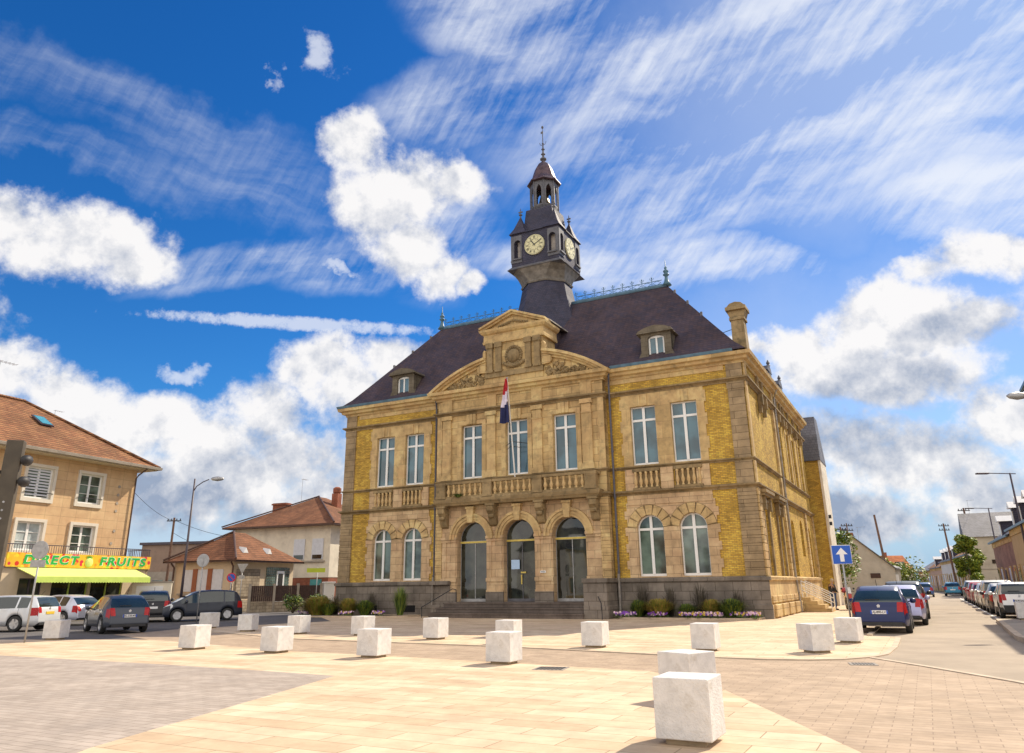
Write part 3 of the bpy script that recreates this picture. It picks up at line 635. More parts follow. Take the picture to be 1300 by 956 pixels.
# doors
for i, c in enumerate(AC):
    out = arch(c, 2.0, .80, 4.2, 18); mb = MB(); y = AY+.42
    mb.panel(out, [rect(c-.94, c-.02, .95, 3.98), rect(c+.02, c+.94, .95, 3.98), [(c-.94, 4.12), (c+.94, 4.12)]+[(c+.94*cos(a), 4.2+.94*sin(a)) for a in [pi*k/16 for k in range(17)]]], front(y), .05)
    dr = P(mb, 'glass_door' if i == 1 else 'arched_window', M['steel'] if i != 1 else M['lead'])
    mb = MB(); mb.poly([(u, y+.03, v) for u, v in out]); mb.build('pane', M['darkglass'], dr)
    mb = MB(); mb.box(c-.97, c+.97, y-.04, y, 4.0, 4.10); mb.build('transom', M['bandyellow'], dr)
    if i == 1:
        mb = MB(); mb.box(c-.10, c+.22, y-.035, y-.02, 2.28, 2.36); mb.box(c-.08, c-.02, y-.06, y, 1.7, 2.2); mb.build('handle', M['bandyellow'], dr)
# balcony
BY0 = -1.18
mb = MB(); mb.sweep([(-18.15, AY), (-18.15, -1.05), (-7.95, -1.05), (-7.95, AY)], [(-.6, 6.10), (.0, 6.10), (.06, 6.2), (.12, 6.26), (.16, 6.45), (.10, 6.50), (-.6, 6.50)])
mb.box(-18.1, -8.0, -1.0, AY, 6.12, 6.49)
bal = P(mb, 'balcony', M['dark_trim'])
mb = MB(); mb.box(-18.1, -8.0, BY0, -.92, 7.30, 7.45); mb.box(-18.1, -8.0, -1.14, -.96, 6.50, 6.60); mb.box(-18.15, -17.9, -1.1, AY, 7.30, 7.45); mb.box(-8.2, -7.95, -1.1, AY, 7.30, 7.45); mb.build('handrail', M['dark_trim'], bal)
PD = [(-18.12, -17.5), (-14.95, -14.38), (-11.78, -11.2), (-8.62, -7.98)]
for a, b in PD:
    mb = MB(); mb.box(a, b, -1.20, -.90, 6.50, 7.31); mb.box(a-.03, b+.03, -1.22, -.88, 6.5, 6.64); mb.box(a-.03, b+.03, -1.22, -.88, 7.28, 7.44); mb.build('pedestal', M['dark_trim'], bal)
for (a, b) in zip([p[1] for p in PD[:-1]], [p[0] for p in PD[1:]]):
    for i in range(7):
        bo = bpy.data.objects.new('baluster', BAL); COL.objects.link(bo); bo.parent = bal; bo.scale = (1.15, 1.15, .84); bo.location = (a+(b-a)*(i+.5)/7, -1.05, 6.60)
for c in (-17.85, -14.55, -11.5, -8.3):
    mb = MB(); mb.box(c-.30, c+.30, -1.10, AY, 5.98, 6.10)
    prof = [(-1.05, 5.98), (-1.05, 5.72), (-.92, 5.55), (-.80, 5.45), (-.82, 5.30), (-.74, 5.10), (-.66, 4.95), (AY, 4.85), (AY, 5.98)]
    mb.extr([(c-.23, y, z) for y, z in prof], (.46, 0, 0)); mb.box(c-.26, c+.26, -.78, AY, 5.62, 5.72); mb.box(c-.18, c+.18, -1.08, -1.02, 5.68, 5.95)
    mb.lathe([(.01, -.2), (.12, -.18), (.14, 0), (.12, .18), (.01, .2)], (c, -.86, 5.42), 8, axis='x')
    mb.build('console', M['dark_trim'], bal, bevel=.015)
# steps and flanking pedestals
mb = MB()
for i, (y, z) in enumerate(((-1.95, .26), (-1.62, .52), (-1.29, .77))): mb.box(-17.95+i*.28, -8.7, y, -.52, 0 if i == 0 else .2, z); mb.box(-17.98+i*.28, -8.7, y-.03, y, z-.07, z-.003)
mb.box(-17.1, -8.95, -.54, -.05, .3, .80)
P(mb, 'steps', M['darkstep'])
mb = MB()
mb.box(-8.72, -7.45, -1.75, -.15, 0, 1.72); mb.box(-8.72, -7.40, -1.8, -.15, 0, .62); mb.box(-8.78, -7.38, -1.8, -.15, 1.72, 1.93)
mb.box(-18.6, -17.45, -.62, -.15, 0, 1.72); mb.box(-18.66, -17.4, -.9, -.15, 1.72, 1.93)
split(mb, 'step_pedestal', M['grey'], TH, bevel=.02)
for xs in ((-18.2, -17.0, -2.3, -.62), (-7.5, -8.75, -2.45, -.62)):
    mb = MB(); a, b, y0, y1 = xs
    mb.tube([(b, y1, 1.45), (b+(a-b)*.15, y1-.1, 1.5), (a, y0, .55 if a < -10 else .75), (a, y0, .45)], .025); mb.tube([(b, y1, 1.45), (b, y1, .8)], .02)
    mb.tube([(a, y0+.05, .6), (a, y0+.05, 0)], .02)
    P(mb, 'handrail', M['black'])
# tympanum and broken curved pediment
zc = 15.0-9.96; R_ = 9.96
th = math.asin(5.6/R_)
seg = [(CX+(R_-.2)*sin(a), zc+(R_-.2)*cos(a)) for a in [th-2*th*i/24 for i in range(25)]]
mb = MB(); mb.extr([(x, AY-.08, z) for x, z in [(CX-5.5, 13.1), (CX+5.5, 13.1)]+seg if z > 13.0], (0, .9, 0)); P(mb, 'tympanum', M['stone'])
def arcbar(mb, x0, x1, r0, r1, y0, y1, n=12):
    a0, a1 = math.asin((x0-CX)/R_), math.asin((x1-CX)/R_)
    q = [(CX+r*sin(a0+(a1-a0)*i/n), zc+r*cos(a0+(a1-a0)*i/n)) for r in (r0, r1) for i in range(n+1)]
    V = [(x, y, z) for y in (y0, y1) for x, z in q]; N = n+1; T = 2*N; fs = []
    for i in range(n): fs += [(i, i+1, N+i+1, N+i), (N+i, N+i+1, T+N+i+1, T+N+i), (i+1, i, T+i, T+i+1), (T+i, T+N+i, T+N+i+1, T+i+1)]
    mb.add(V, fs+[(0, N, T+N, T), (n, T+n, T+N+n, N+n)])
for s in (-1, 1):
    xa, xb = CX+s*5.95, CX+s*1.95; xa, xb = min(xa, xb), max(xa, xb)
    mb = MB(); arcbar(mb, xa, xb, R_-.38, R_-.24, AY-.22, AY+.5); arcbar(mb, xa, xb, R_-.24, R_-.12, AY-.38, AY+.5); arcbar(mb, xa, xb, R_-.12, R_+.04, AY-.52, AY+.6)
    P(mb, 'curved_pediment', M['trim'])
    # carved foliage in each half
    mb = MB(); rnd = random.Random(3+s)
    for k in range(46):
        t = rnd.random(); x = CX+s*(2.15+t*2.4); zmax = zc+sqrt((R_-.5)**2-(x-CX)**2); z = 13.2+rnd.random()*max(.1, (zmax-13.25)*(.85))
        r = rnd.uniform(.08, .2)*(1-.4*t); an = rnd.uniform(0, 6)
        mb.lathe([(.01, -.10), (r*.7, -.05), (r, 0), (r*.5, .03)], (x, AY-.10, z), 7, a0=an, axis='y', cap=False)
        mb.tube([(x, AY-.1, z), (x+.2*cos(an), AY-.16, z+.2*sin(an)), (x+.3*cos(an+.8), AY-.1, z+.3*sin(an+.8))], [.05, .04, .015], 5)
    P(mb, 'carved_relief', M['dark_trim'], smooth=True)
# attic stage
mb = MB(); mb.box(-14.95, -11.15, AY-.2, AY+1.6, 13.12, 15.72); mb.box(-15.2, -10.9, AY-.12, AY+1.4, 13.12, 13.85)
P(mb, 'attic_wall', M['stone'])
mb = MB()
for c in (-14.65, -14.05, -12.05, -11.45): mb.box(c-.19, c+.19, AY-.36, AY-.18, 13.95, 15.4); mb.box(c-.24, c+.24, AY-.40, AY-.18, 13.85, 14.02); mb.box(c-.24, c+.24, AY-.42, AY-.18, 15.4, 15.72)
mb.box(-15.0, -11.1, AY-.30, AY-.1, 13.55, 13.86)
split(mb, 'attic_pilaster', M['dark_trim'], TH)
mb = MB(); mb.sweep([(-15.0, AY+1.6), (-15.0, AY-.2), (-11.1, AY-.2), (-11.1, AY+1.6)], [(-.1, 15.7), (.12, 15.7), (.14, 15.85), (.10, 15.88), (.08, 16.28), (.2, 16.34), (.30, 16.46), (.33, 16.58), (-.1, 16.6)]); P(mb, 'attic_entablature', M['trim'])
mb = MB(); mb.extr([(CX-1.9, AY-.25, 16.58), (CX+1.9, AY-.25, 16.58), (CX, AY-.25, 17.40)], (0, 1.9, 0)); P(mb, 'gable_field', M['stone'])
mb = MB()
for s in (-1, 1):
    for (d0, d1, yo) in ((0, .13, .42), (.13, .26, .55)):
        q = [(CX+s*2.25, 16.50+d0), (CX, 17.36+d0), (CX, 17.36+d1), (CX+s*2.25, 16.50+d1)]
        mb.extr([(x, AY-yo, z) for x, z in q], (0, yo+.3, 0))
split(mb, 'raking_cornice', M['trim'], TH)
mb = MB()
mb.lathe([(.01, -.22), (.28, -.18), (.42, -.08), (.44, 0)], (CX, AY-.22, 14.75), 16, axis='y', cap=False)
for k in range(22):
    a = 2*pi*k/22; mb.lathe([(.01, -.12), (.09, -.07), (.11, 0)], (CX+.5*cos(a), AY-.22, 14.75+.55*sin(a)), 7, axis='y', cap=False)
for k in range(13):
    t = k/12-.5; mb.lathe([(.01, -.14), (.1, -.08), (.12, 0)], (CX+t*1.3, AY-.24, 14.1+.9*t*t), 7, axis='y', cap=False)
for k in range(12): mb.lathe([(.01, -.1), (.08, -.05), (.1, 0)], (CX+(k-5.5)*.17, AY-.27, 16.72+.25*(1-abs(k-5.5)/5.5)), 7, axis='y', cap=False)
split(mb, 'carved_ornament', M['dark_trim'], TH, smooth=True)
mb = MB()   # lead roof of the attic running back into the slates
for s in (-1, 1): mb.extr([(CX, AY+.1, 17.66), (CX+s*2.3, AY+.1, 16.78), (CX+s*2.3, AY+.1, 16.70), (CX, AY+.1, 17.58)], (0, 3.6, 0))
P(mb, 'attic_roof', M['leadlight'])
mb = MB(); mb.box(-14.9, -11.2, AY+1.3, AY+3.2, 13.2, 16.72); P(mb, 'attic_cheek', M['slate'])
for s in (-1, 1):   # scrolls at the attic foot
    mb = MB(); pr = [(0, 13.9), (0, 15.3), (.1, 15.35), (.2, 15.2), (.2, 14.8), (.35, 14.5), (.6, 14.35), (.62, 14.1), (.5, 13.95)]
    mb.extr([(CX+s*(1.9+a), AY-.3, z) for a, z in pr], (0, .3, 0)); P(mb, 'scroll', M['stone'])
# ---- main roof
def hip(mb, x0, x1, y0, y1, z0, rx0, rx1, ry, rz, bell=.35):
    e = [(x0, y0, z0), (x1, y0, z0), (x1, y1, z0), (x0, y1, z0)]
    rr = [(rx0, ry, rz), (rx1, ry, rz)]
    def lerp(a, b, t, dz=0): return (a[0]+(b[0]-a[0])*t, a[1]+(b[1]-a[1])*t, a[2]+(b[2]-a[2])*t+dz)
    top = [rr[0], rr[1], rr[1], rr[0]]
    l1 = [lerp(e[i], top[i], .12, -bell*.45) for i in range(4)]; l2 = [lerp(e[i], top[i], .3, -bell*.4) for i in range(4)]
    V = e+l1+l2+rr
    fs = []
    for b in (0, 4):
        for i in range(4): j = (i+1) % 4; fs.append((b+i, b+j, b+4+j, b+4+i))
    fs += [(8, 9, 13, 12), (9, 10, 13), (10, 11, 12, 13), (11, 8, 12)]
    mb.add(V, fs)
RZ = 19.35; RX0, RX1 = -21.45, -4.75
mb = MB(); hip(mb, X0-.42, X1+.30, -.42, 8.75, 13.2, RX0, RX1, 4.2, RZ); rf = P(mb, 'roof', M['slate'])
mb = MB(); hip(mb, X0, X1+.30, 8.2, YB+.3, 13.15, -21.5, -4.5, 14.6, 16.6, .2); P(mb, 'rear_roof', M['slate'])
mb = MB(); mb.tube([(RX0, 4.2, RZ+.02), (RX1, 4.2, RZ+.02)], .13, 8); mb.build('ridge_capping', M['zinc'], rf)
for x, dx, dy in ((RX1, 4.9, -4.5), (RX0, -4.9, -4.5)):
    mb = MB()
    for k in range(5):
        t = .12+k*.19; 
        mb.box(x+dx*t-.05, x+dx*t+.07, 4.2+dy*t-.06, 4.2+dy*t+.06, RZ-(RZ-13.2)*t-.15, RZ-(RZ-13.2)*t+.13-.35*(t > .6))
    mb.build('roof_hook', M['lead'], rf)
for a, b in ((RX0+.3, -15.2), (-10.9, RX1-.3)):
    mb = MB(); n = int((b-a)/.62); st = (b-a)/n; z = RZ+.12
    mb.box(a, b, 4.17, 4.23, z, z+.05); mb.box(a, b, 4.18, 4.22, z+.30, z+.33)
    for i in range(n):
        x = a+i*st
        for s in (-1, 1):
            mb.tube([(x+st/2, 4.2, z+.02), (x+st/2+s*st*.42, 4.2, z+.16), (x+st/2, 4.2, z+.31)], .022, 4)
        mb.tube([(x, 4.2, z), (x, 4.2, z+.62)], .022, 4); mb.lathe([(.01, .62), (.05, .58), (.01, .46)], (x, 4.2, z), 5)
        for s in (-1, 1): mb.tube([(x, 4.2, z+.42), (x+s*.10, 4.2, z+.46), (x+s*.12, 4.2, z+.56)], .015, 4)
    mb.build('ridge_cresting', M['iron'], rf)
def finial(x, y, z, h, parent, mat, s=1):
    mb = MB().lathe([(.30*s, 0), (.16*s, .14*h), (.10*s, .30*h), (.10*s, .36*h), (.20*s, .40*h), (.20*s, .43*h), (.08*s, .46*h), (.16*s, .52*h), (.18*s, .56*h), (.06*s, .62*h), (.10*s, .68*h), (.03*s, .74*h), (.015*s, h)], (x, y, z), 10)
    return mb.build('finial', mat, parent, smooth=True)
finial(RX0, 4.2, RZ, 1.75, rf, M['iron']); finial(RX1, 4.2, RZ, 1.75, rf, M['iron'])
# dormers on the front slope
def dormer(cx, y=-.02, zb=13.18):
    mb = MB(); w = .86
    mb.panel([(cx-w, zb), (cx+w, zb), (cx+w, zb+1.75), (cx-w, zb+1.75)], [[(cx-.47, zb+.25), (cx+.47, zb+.25)]+[(cx+.47*cos(a), zb+1.45+.2*sin(a)) for a in [pi*i/8 for i in range(9)]]], front(y), .35)
    mb.box(cx-w, cx-w+.12, y+.02, y+1.5, zb, zb+1.75); mb.box(cx+w-.12, cx+w, y+.02, y+1.5, zb, zb+1.75)
    for s in (-1, 1): mb.extr([(cx+s*w, y-.02, zb), (cx+s*(w+.22), y-.02, zb), (cx+s*(w+.18), y-.02, zb+.35), (cx+s*w, y-.02, zb+.7)], (0, .25, 0))
    d = P(mb, 'dormer', M['dormer'])
    mb = MB()
    arcp = [(cx-1.05, zb+1.75), (cx-.95, zb+1.9), (cx-.5, zb+2.08), (cx, zb+2.16), (cx+.5, zb+2.08), (cx+.95, zb+1.9), (cx+1.05, zb+1.75)]
    mb.extr([(x, y-.22, z) for x, z in arcp], (0, .28, 0)); mb.extr([(x, y+.05, z-.03) for x, z in arcp], (0, 2.0, 0)); mb.build('dormer_hood', M['dormer'], d)
    mb = MB(); mb.panel([(cx-.46, zb+.26), (cx+.46, zb+.26)]+[(cx+.46*cos(a), zb+1.45+.19*sin(a)) for a in [pi*i/8 for i in range(9)]], [rect(cx-.36, cx-.05, zb+.36, zb+1.5), rect(cx+.05, cx+.36, zb+.36, zb+1.5)], front(y+.14), .06)
    mb.build('dormer_window', M['white'], d); mb = MB(); mb.poly([(cx-.45, y+.18, zb+.3), (cx+.45, y+.18, zb+.3), (cx+.45, y+.18, zb+1.55), (cx-.45, y+.18, zb+1.55)]); mb.build('dormer_pane', M['glass'], d)
dormer(-4.5); dormer(mir(-4.45))
for y in (9.3, 13.5):
    mb = MB(); mb.box(-.9, -.05, y-.6, y+.6, 13.1, 14.35); mb.extr([(-.0, y-.8, 14.3), (-.0, y+.8, 14.3), (-.0, y+.5, 14.62), (-.0, y, 14.75), (-.0, y-.5, 14.62)], (-1.2, 0, 0)); mb.box(-.02, .02, y-.35, y+.35, 13.3, 14.2)
    mb.lathe([(.14, 0), (.08, .1), (.12, .2), (.02, .4)], (-.05, y, 14.7), 8)
    P(mb, 'side_dormer', M['lead'])
mb = MB()
mb.extr([(-.05, 3.2, 13.12), (-.05, 7.4, 13.12), (-.05, 7.1, 13.55), (-.05, 5.3, 14.2), (-.05, 3.5, 13.55)], (-.6, 0, 0)); mb.sweep([(.05, 3.0), (.05, 7.6)], [(-.5, 13.12), (.2, 13.12), (.3, 13.3), (.1, 13.42), (-.5, 13.42)]); P(mb, 'side_pediment', M['dark_trim'])
# chimney at the corner
mb = MB(); x, y = -.12, .95
mb.box(x-.42, x+.42, y-.5, y+.5, 13.05, 13.3); mb.box(x-.36, x+.36, y-.42, y+.42, 13.3, 15.1, taper=.03)
mb.box(x-.40, x+.40, y-.46, y+.46, 15.1, 15.25); mb.extr([(x-.36, y-.4, 15.25), (x+.36, y-.4, 15.25), (x+.5, y-.4, 15.65), (x-.5, y-.4, 15.65)], (0, .8, 0)); mb.box(x-.54, x+.54, y-.58, y+.58, 15.65, 15.85)
mb.extr([(x-.50, y-.5, 15.85), (x+.50, y-.5, 15.85), (x+.3, y-.5, 16.05), (x, y-.5, 16.12), (x-.3, y-.5, 16.05)], (0, 1.0, 0))
ch = P(mb, 'chimney', M['dark_trim'], bevel=.015)
mb = MB(); mb.tube([(x-.3, y, 14.75), (-1.9, 2.2, 14.9)], .02, 5); mb.build('stay_rod', M['iron'], ch)
# downpipes
for (x, mt) in ((-7.33, 'zinc'), (-18.82, 'zinc')):
    mb = MB(); mb.tube([(x+(.1 if x > -10 else -.0), -.42, 13.0), (x+.08, -.40, 12.6), (x, -.22, 12.2), (x, -.17, 1.0), (x-.02, -.27, .1)], .06, 8)
    for z in (2.2, 4.5, 6.0, 8.5, 10.8): mb.lathe([(.085, 0), (.085, .08)], (x, -.18, z), 8)
    dp = P(mb, 'downpipe', M['pipe']); mb = MB(); mb.tube([(x, -.26, 0.05), (x, -.26, 2.15)], .068, 8); mb.build('pipe_shoe', M['leadlight'], dp)
for y in (8.35,):
    mb = MB(); mb.tube([(.45, y, 13.0), (.3, y, 12.7), (.17, y, 12.3), (.17, y, 1.9), (.28, y, .05)], .06, 8); P(mb, 'downpipe', M['leadlight'])
# side stairs with white railings
mb = MB()
for i in range(4): mb.box(.1, 1.75-i*.36, 9.4, 11.3, i*.2, i*.2+.195)
P(mb, 'side_steps', M['trim'], bevel=.01)
for y in (9.45, 11.2):
    mb = MB()
    for dz in (0, .25, .5): mb.tube([(.25, y, .85+.85-dz), (1.75, y, .95-dz)], .028, 6)
    for xx in (.25, 1.75): mb.tube([(xx, y, .05 if xx > 1 else .7), (xx, y, 1.72-(xx-.25)*.5)], .03, 6)
    P(mb, 'side_handrail', M['white'])

# ---- clock tower
TX, TY = CX+.05, 4.2
def octo(r, z, h=1.0): return [(TX+r/cos(pi/8)*cos(pi/8+k*pi/4)*h, TY+r/cos(pi/8)*sin(pi/8+k*pi/4), z) for k in range(8)]
mb = MB(); lv = [(2.35, 17.2), (2.0, 18.6), (1.72, 19.8), (1.55, 20.75)]
V = sum([octo(r, z) for r, z in lv], []); mb.add(V, [(i*8+k, i*8+(k+1) % 8, i*8+8+(k+1) % 8, i*8+8+k) for i in range(3) for k in range(8)])
tw = P(mb, 'clock_tower', M['blueslate'])
mb = MB(); lv = [(1.60, 20.75), (1.66, 20.85), (1.58, 20.95), (1.62, 21.05)]
V = sum([octo(r, z) for r, z in lv], []); mb.add(V, [(i*8+k, i*8+(k+1) % 8, i*8+8+(k+1) % 8, i*8+8+k) for i in range(3) for k in range(8)])
HB = 1.76; ZB0, ZB1 = 21.95, 24.45
b = []                    # flare: octagon to square
o8 = octo(1.6, 21.05); 
for k in range(8):
    x, y, z = o8[k]; sx = 1 if x > TX else -1; sy = 1 if y > TY else -1
    if abs(x-TX) > abs(y-TY): b.append((TX+sx*1.98, TY+(y-TY)*1.9, 21.85))
    else: b.append((TX+(x-TX)*1.9, TY+sy*1.98, 21.85))
mid = [((p[0]*.62+q[0]*.38), (p[1]*.62+q[1]*.38), 21.45) for p, q in zip(o8, b)]
V = o8+mid+b; mb.add(V, [(i*8+k, i*8+(k+1) % 8, i*8+8+(k+1) % 8, i*8+8+k) for i in range(2) for k in range(8)])
mb.build('tower_corbel', M['corbel'], tw)
mb = MB(); s = 2.0
mb.add([(TX+a*s, TY+b_*s, 21.78) for a, b_ in ((-1, -1), (1, -1), (1, 1), (-1, 1))]+[(TX+a*HB, TY+b_*HB, 22.05) for a, b_ in ((-1, -1), (1, -1), (1, 1), (-1, 1))], [(0, 1, 5, 4), (1, 2, 6, 5), (2, 3, 7, 6), (3, 0, 4, 7), (3, 2, 1, 0)])
mb.build('tower_skirt', M['lead'], tw)
mb = MB()
for rz in range(4):
    a = rz*pi/2; ca, sa = cos(a), sin(a)
    fn = lambda u, v, d, ca=ca, sa=sa: (TX+u*ca-(-HB+d)*sa, TY+u*sa+(-HB+d)*ca, v)
    hs = [arch(sx*(HB-.46), .44, 22.62, 23.75, 8) for sx in (-1, 1)]
    mb.panel(rect(-HB, HB, 22.0, ZB1), hs, fn, .3, rim=False)
mb.build('tower_box', M['blueslate'], tw)
mb = MB()
for rz in range(4):
    a = rz*pi/2; ca, sa = cos(a), sin(a)
    fn = lambda u, v, d, ca=ca, sa=sa: (TX+u*ca-(-HB+d)*sa, TY+u*sa+(-HB+d)*ca, v)
    for sx in (-1, 1):
        c = sx*(HB-.46)
        mb.panel(rect(c-.34, c+.46, 22.3, 24.3) if sx > 0 else rect(c-.46, c+.34, 22.3, 24.3), [arch(c, .50, 22.62, 23.72, 8)], lambda u, v, d: fn(u, v, d-.04), .1)
        for (u0, u1, v0, v1, dd) in ((c-.34, c+.34, 22.50, 22.60, -.14),):
            q = [fn(u, v, dd) for u, v in rect(u0, u1, v0, v1)]; nrm = Vector(fn(0, 0, .2))-Vector(fn(0, 0, 0)); mb.extr(q, nrm)
split(mb, 'niche_surround', M['lead'], tw)
mb = MB(); mb.box(TX-HB+.32, TX+HB-.32, TY-HB+.32, TY+HB-.32, 22.1, 24.4); mb.build('niche_back', M['nicheback'], tw)
for rz in (0, 1, 3):
    a = rz*pi/2; ca, sa = cos(a), sin(a)
    fn = lambda u, v, d, ca=ca, sa=sa: (TX+u*ca-(-HB+d)*sa, TY+u*sa+(-HB+d)*ca, v)
    mb = MB(); zc_ = 23.35; n = 40; r = .74
    mb.mat(0); pts = [(r*cos(2*pi*k/n), zc_+r*sin(2*pi*k/n)) for k in range(n)]
    mb.panel(pts, [], lambda u, v, d: fn(u, v, d-.09), .09)
    mb.mat(1)
    def rg(r0, r1, dd=-.097):
        q = [fn(rr*cos(2*pi*k/n), zc_+rr*sin(2*pi*k/n), dd) for rr in (r0, r1) for k in range(n)]
        mb.add(q, [(k, (k+1) % n, n+(k+1) % n, n+k) for k in range(n)])
    rg(.725, .745); rg(.40, .415); rg(.66, .67)
    num = ['XII', 'I', 'II', 'III', 'IIII', 'V', 'VI', 'VII', 'VIII', 'IX', 'X', 'XI']
    def bar(p, q, w, dd=-.10):
        p = Vector(p); q = Vector(q); d = (q-p).normalized(); nn = Vector((-d.y, d.x))*w/2
        mb.poly([fn(v.x, v.y, dd) for v in (p-nn, q-nn, q+nn, p+nn)])
    for i, t in enumerate(num):
        an = pi/2-i*pi/6; rd = Vector((cos(an), sin(an))); tg = Vector((sin(an), -cos(an))); c0 = Vector((0, zc_))
        wd = {'I': .036, 'V': .075, 'X': .075}; tot = sum(wd[ch] for ch in t); x = -tot/2
        for chh in t:
            w_ = wd[chh]; lo, hi = .45, .63
            A_ = lambda u, r: c0+tg*u+rd*r
            if chh == 'I': bar(A_(x+w_/2, lo), A_(x+w_/2, hi), .018)
            elif chh == 'V': bar(A_(x+.01, hi), A_(x+w_/2, lo), .02); bar(A_(x+w_-.01, hi), A_(x+w_/2, lo), .011)
            else: bar(A_(x+.008, hi), A_(x+w_-.008, lo), .02); bar(A_(x+w_-.008, hi), A_(x+.008, lo), .011)
            x += w_
    for k in range(12): an = k*pi/6+pi/12; bar((.30*cos(an), zc_+.30*sin(an)), (.38*cos(an), zc_+.38*sin(an)), .012)
    fo = mb.build('clock_face', [M['dial'], M['numeral']], tw)
    mb2 = mb; mb = MB()
    for an, ln, w_ in ((radians(90-325), .42, .06), (radians(90-63), .60, .045)): bar((-.12*cos(an), zc_-.12*sin(an)), (ln*cos(an), zc_+ln*sin(an)), w_, -.115)
    mb.build('clock_hands', M['numeral'], tw)
# tower roofs
mb = MB()
def sq(h, z): return [(TX+a*h, TY+b_*h, z) for a, b_ in ((-1, -1), (1, -1), (1, 1), (-1, 1))]
lv = [(1.86, 24.42), (1.84, 24.50), (1.18, 24.85), (1.08, 25.5), (1.02, 26.1), (.98, 26.5)]
V = sum([sq(h, z) for h, z in lv], []); mb.add(V, [(i*4+k, i*4+(k+1) % 4, i*4+4+(k+1) % 4, i*4+4+k) for i in range(5) for k in range(4)]+[(20, 21, 22, 23), (3, 2, 1, 0)])
mb.build('tower_roof', M['blueslate'], tw)
for sx in (-1, 1):
    for sy in (-1, 1):
        mb = MB(); x, y = TX+sx*1.27, TY+sy*1.27
        V = [(x+a*.62, y+b_*.62, 24.45) for a, b_ in ((-1, -1), (1, -1), (1, 1), (-1, 1))]+[(x+a*.36, y+b_*.36, 24.95) for a, b_ in ((-1, -1), (1, -1), (1, 1), (-1, 1))]+[(x, y, 26.0)]
        mb.add(V, [(0, 1, 5, 4), (1, 2, 6, 5), (2, 3, 7, 6), (3, 0, 4, 7), (4, 5, 8), (5, 6, 8), (6, 7, 8), (7, 4, 8)]); mb.build('pinnacle_roof', M['blueslate'], tw)
        mb = MB().lathe([(.07, -.05), (.05, .12), (.13, .2), (.13, .24), (.04, .3), (.03, .62), (.01, .72)], (x, y, 25.9), 8); mb.box(x-.15, x+.15, y-.03, y+.03, 26.28, 26.37); mb.build('pinnacle_finial', M['lead'], tw)
# lantern
mb = MB(); lr = .98
mb.lathe([(lr+.06, 26.35), (lr+.10, 26.45), (lr, 26.5), (lr, 26.75)], (TX, TY, 0), 8, a0=pi/8)
oc = [(TX+lr*cos(pi/8+k*pi/4), TY+lr*sin(pi/8+k*pi/4)) for k in range(8)]
for k in range(8):
    p = Vector(oc[k]); q = Vector(oc[(k+1) % 8]); d = (q-p); Ld = d.length; d.normalize(); nn = Vector((d.y, -d.x))
    c = (p+q)/2; 
    if (c-Vector((TX, TY))).dot(nn) < 0: nn = -nn
    fn = lambda u, v, dd, p=p, d=d, nn=nn: (p.x+d.x*u-nn.x*dd, p.y+d.y*u-nn.y*dd, v)
    ar = [(Ld*.24, 26.85), (Ld*.76, 26.85), (Ld*.76, 28.0), (Ld*.70, 28.18), (Ld*.5, 28.42), (Ld*.30, 28.18), (Ld*.24, 28.0)]
    mb.panel(rect(0, Ld, 26.5, 28.75), [ar], fn, .09, rim=False)
    mb.tube([(p.x, p.y, 26.5), (p.x, p.y, 28.75)], .05, 6)
lan = mb.build('lantern', M['lead'], tw)
mb = MB().lathe([(.46, 27.15), (.40, 27.3), (.30, 27.7), (.22, 27.95), (.05, 28.02)], (TX, TY, 0), 14); mb.build('bell', M['bell'], tw, smooth=True)
mb = MB().lathe([(1.10, 28.68), (1.22, 28.72), (1.20, 28.80), (1.02, 28.98), (.86, 29.25), (.76, 29.6), (.63, 30.0), (.44, 30.35), (.22, 30.55), (.14, 30.65)], (TX, TY, 0), 8, a0=pi/8)
mb.build('bell_cap', M['copperlead'], tw)
mb = MB().lathe([(.22, 30.4), (.12, 30.6), (.10, 30.75), (.24, 30.82), (.24, 30.9), (.09, 30.98), (.08, 31.2), (.17, 31.27), (.08, 31.36), (.06, 31.6), (.14, 31.68), (.06, 31.76), (.045, 32.1), (.09, 32.15), (.035, 32.22), (.03, 33.0), (.02, 33.4), (.09, 33.5), (.08, 33.6), (.01, 33.68)], (TX, TY, 0), 8)
for s in (-1, 1): mb.tube([(TX, TY, 32.0), (TX+s*.2, TY, 32.1), (TX+s*.26, TY, 32.3)], .02, 4)
mb.box(TX-.15, TX+.05, TY-.01, TY+.01, 33.02, 33.2)
mb.build('spire', M['lead'], tw)

# flag, pole, notice: things of their own
fp = empty('flag_pole', label='slender white pole leaning out over the balcony with a furled tricolour flag', cat='flag pole'); fp.location = (K[0], K[1], 0); fp.rotation_euler = (0, 0, ROT)
fp.location = (0, 0, 0)
Rm = Matrix.Translation((K[0], K[1], 0)) @ Matrix.Rotation(ROT, 4, 'Z')
base = Rm @ Vector((-13.0, -.86, 7.5)); fp.location = base; fp.rotation_euler = (0, 0, ROT)
tip = Vector((.28, -1.35, 5.45))
mb = MB(); mb.tube([(0, 0, 0), tip], [.045, .032], 8); mb.build('pole', M['white'], fp)
mb = MB(); mb.lathe([(.01, -.06), (.06, -.03), (.06, .03), (.01, .06)], tuple(tip), 8); mb.build('knob', M['steel'], fp)
mb = MB(); mb.tube([(-.75, .42, 1.9), (0, .0-.45, 1.95), (.75, .42, 1.9)], .02, 5); mb.tube([(-.4, -.1, 1.6), (0, -.42, 1.7), (.5, -.1, 1.6)], .015, 5); mb.build('stay', M['black'], fp)
n = 24; cols = []; vs = []; fs = []
mb = MB()
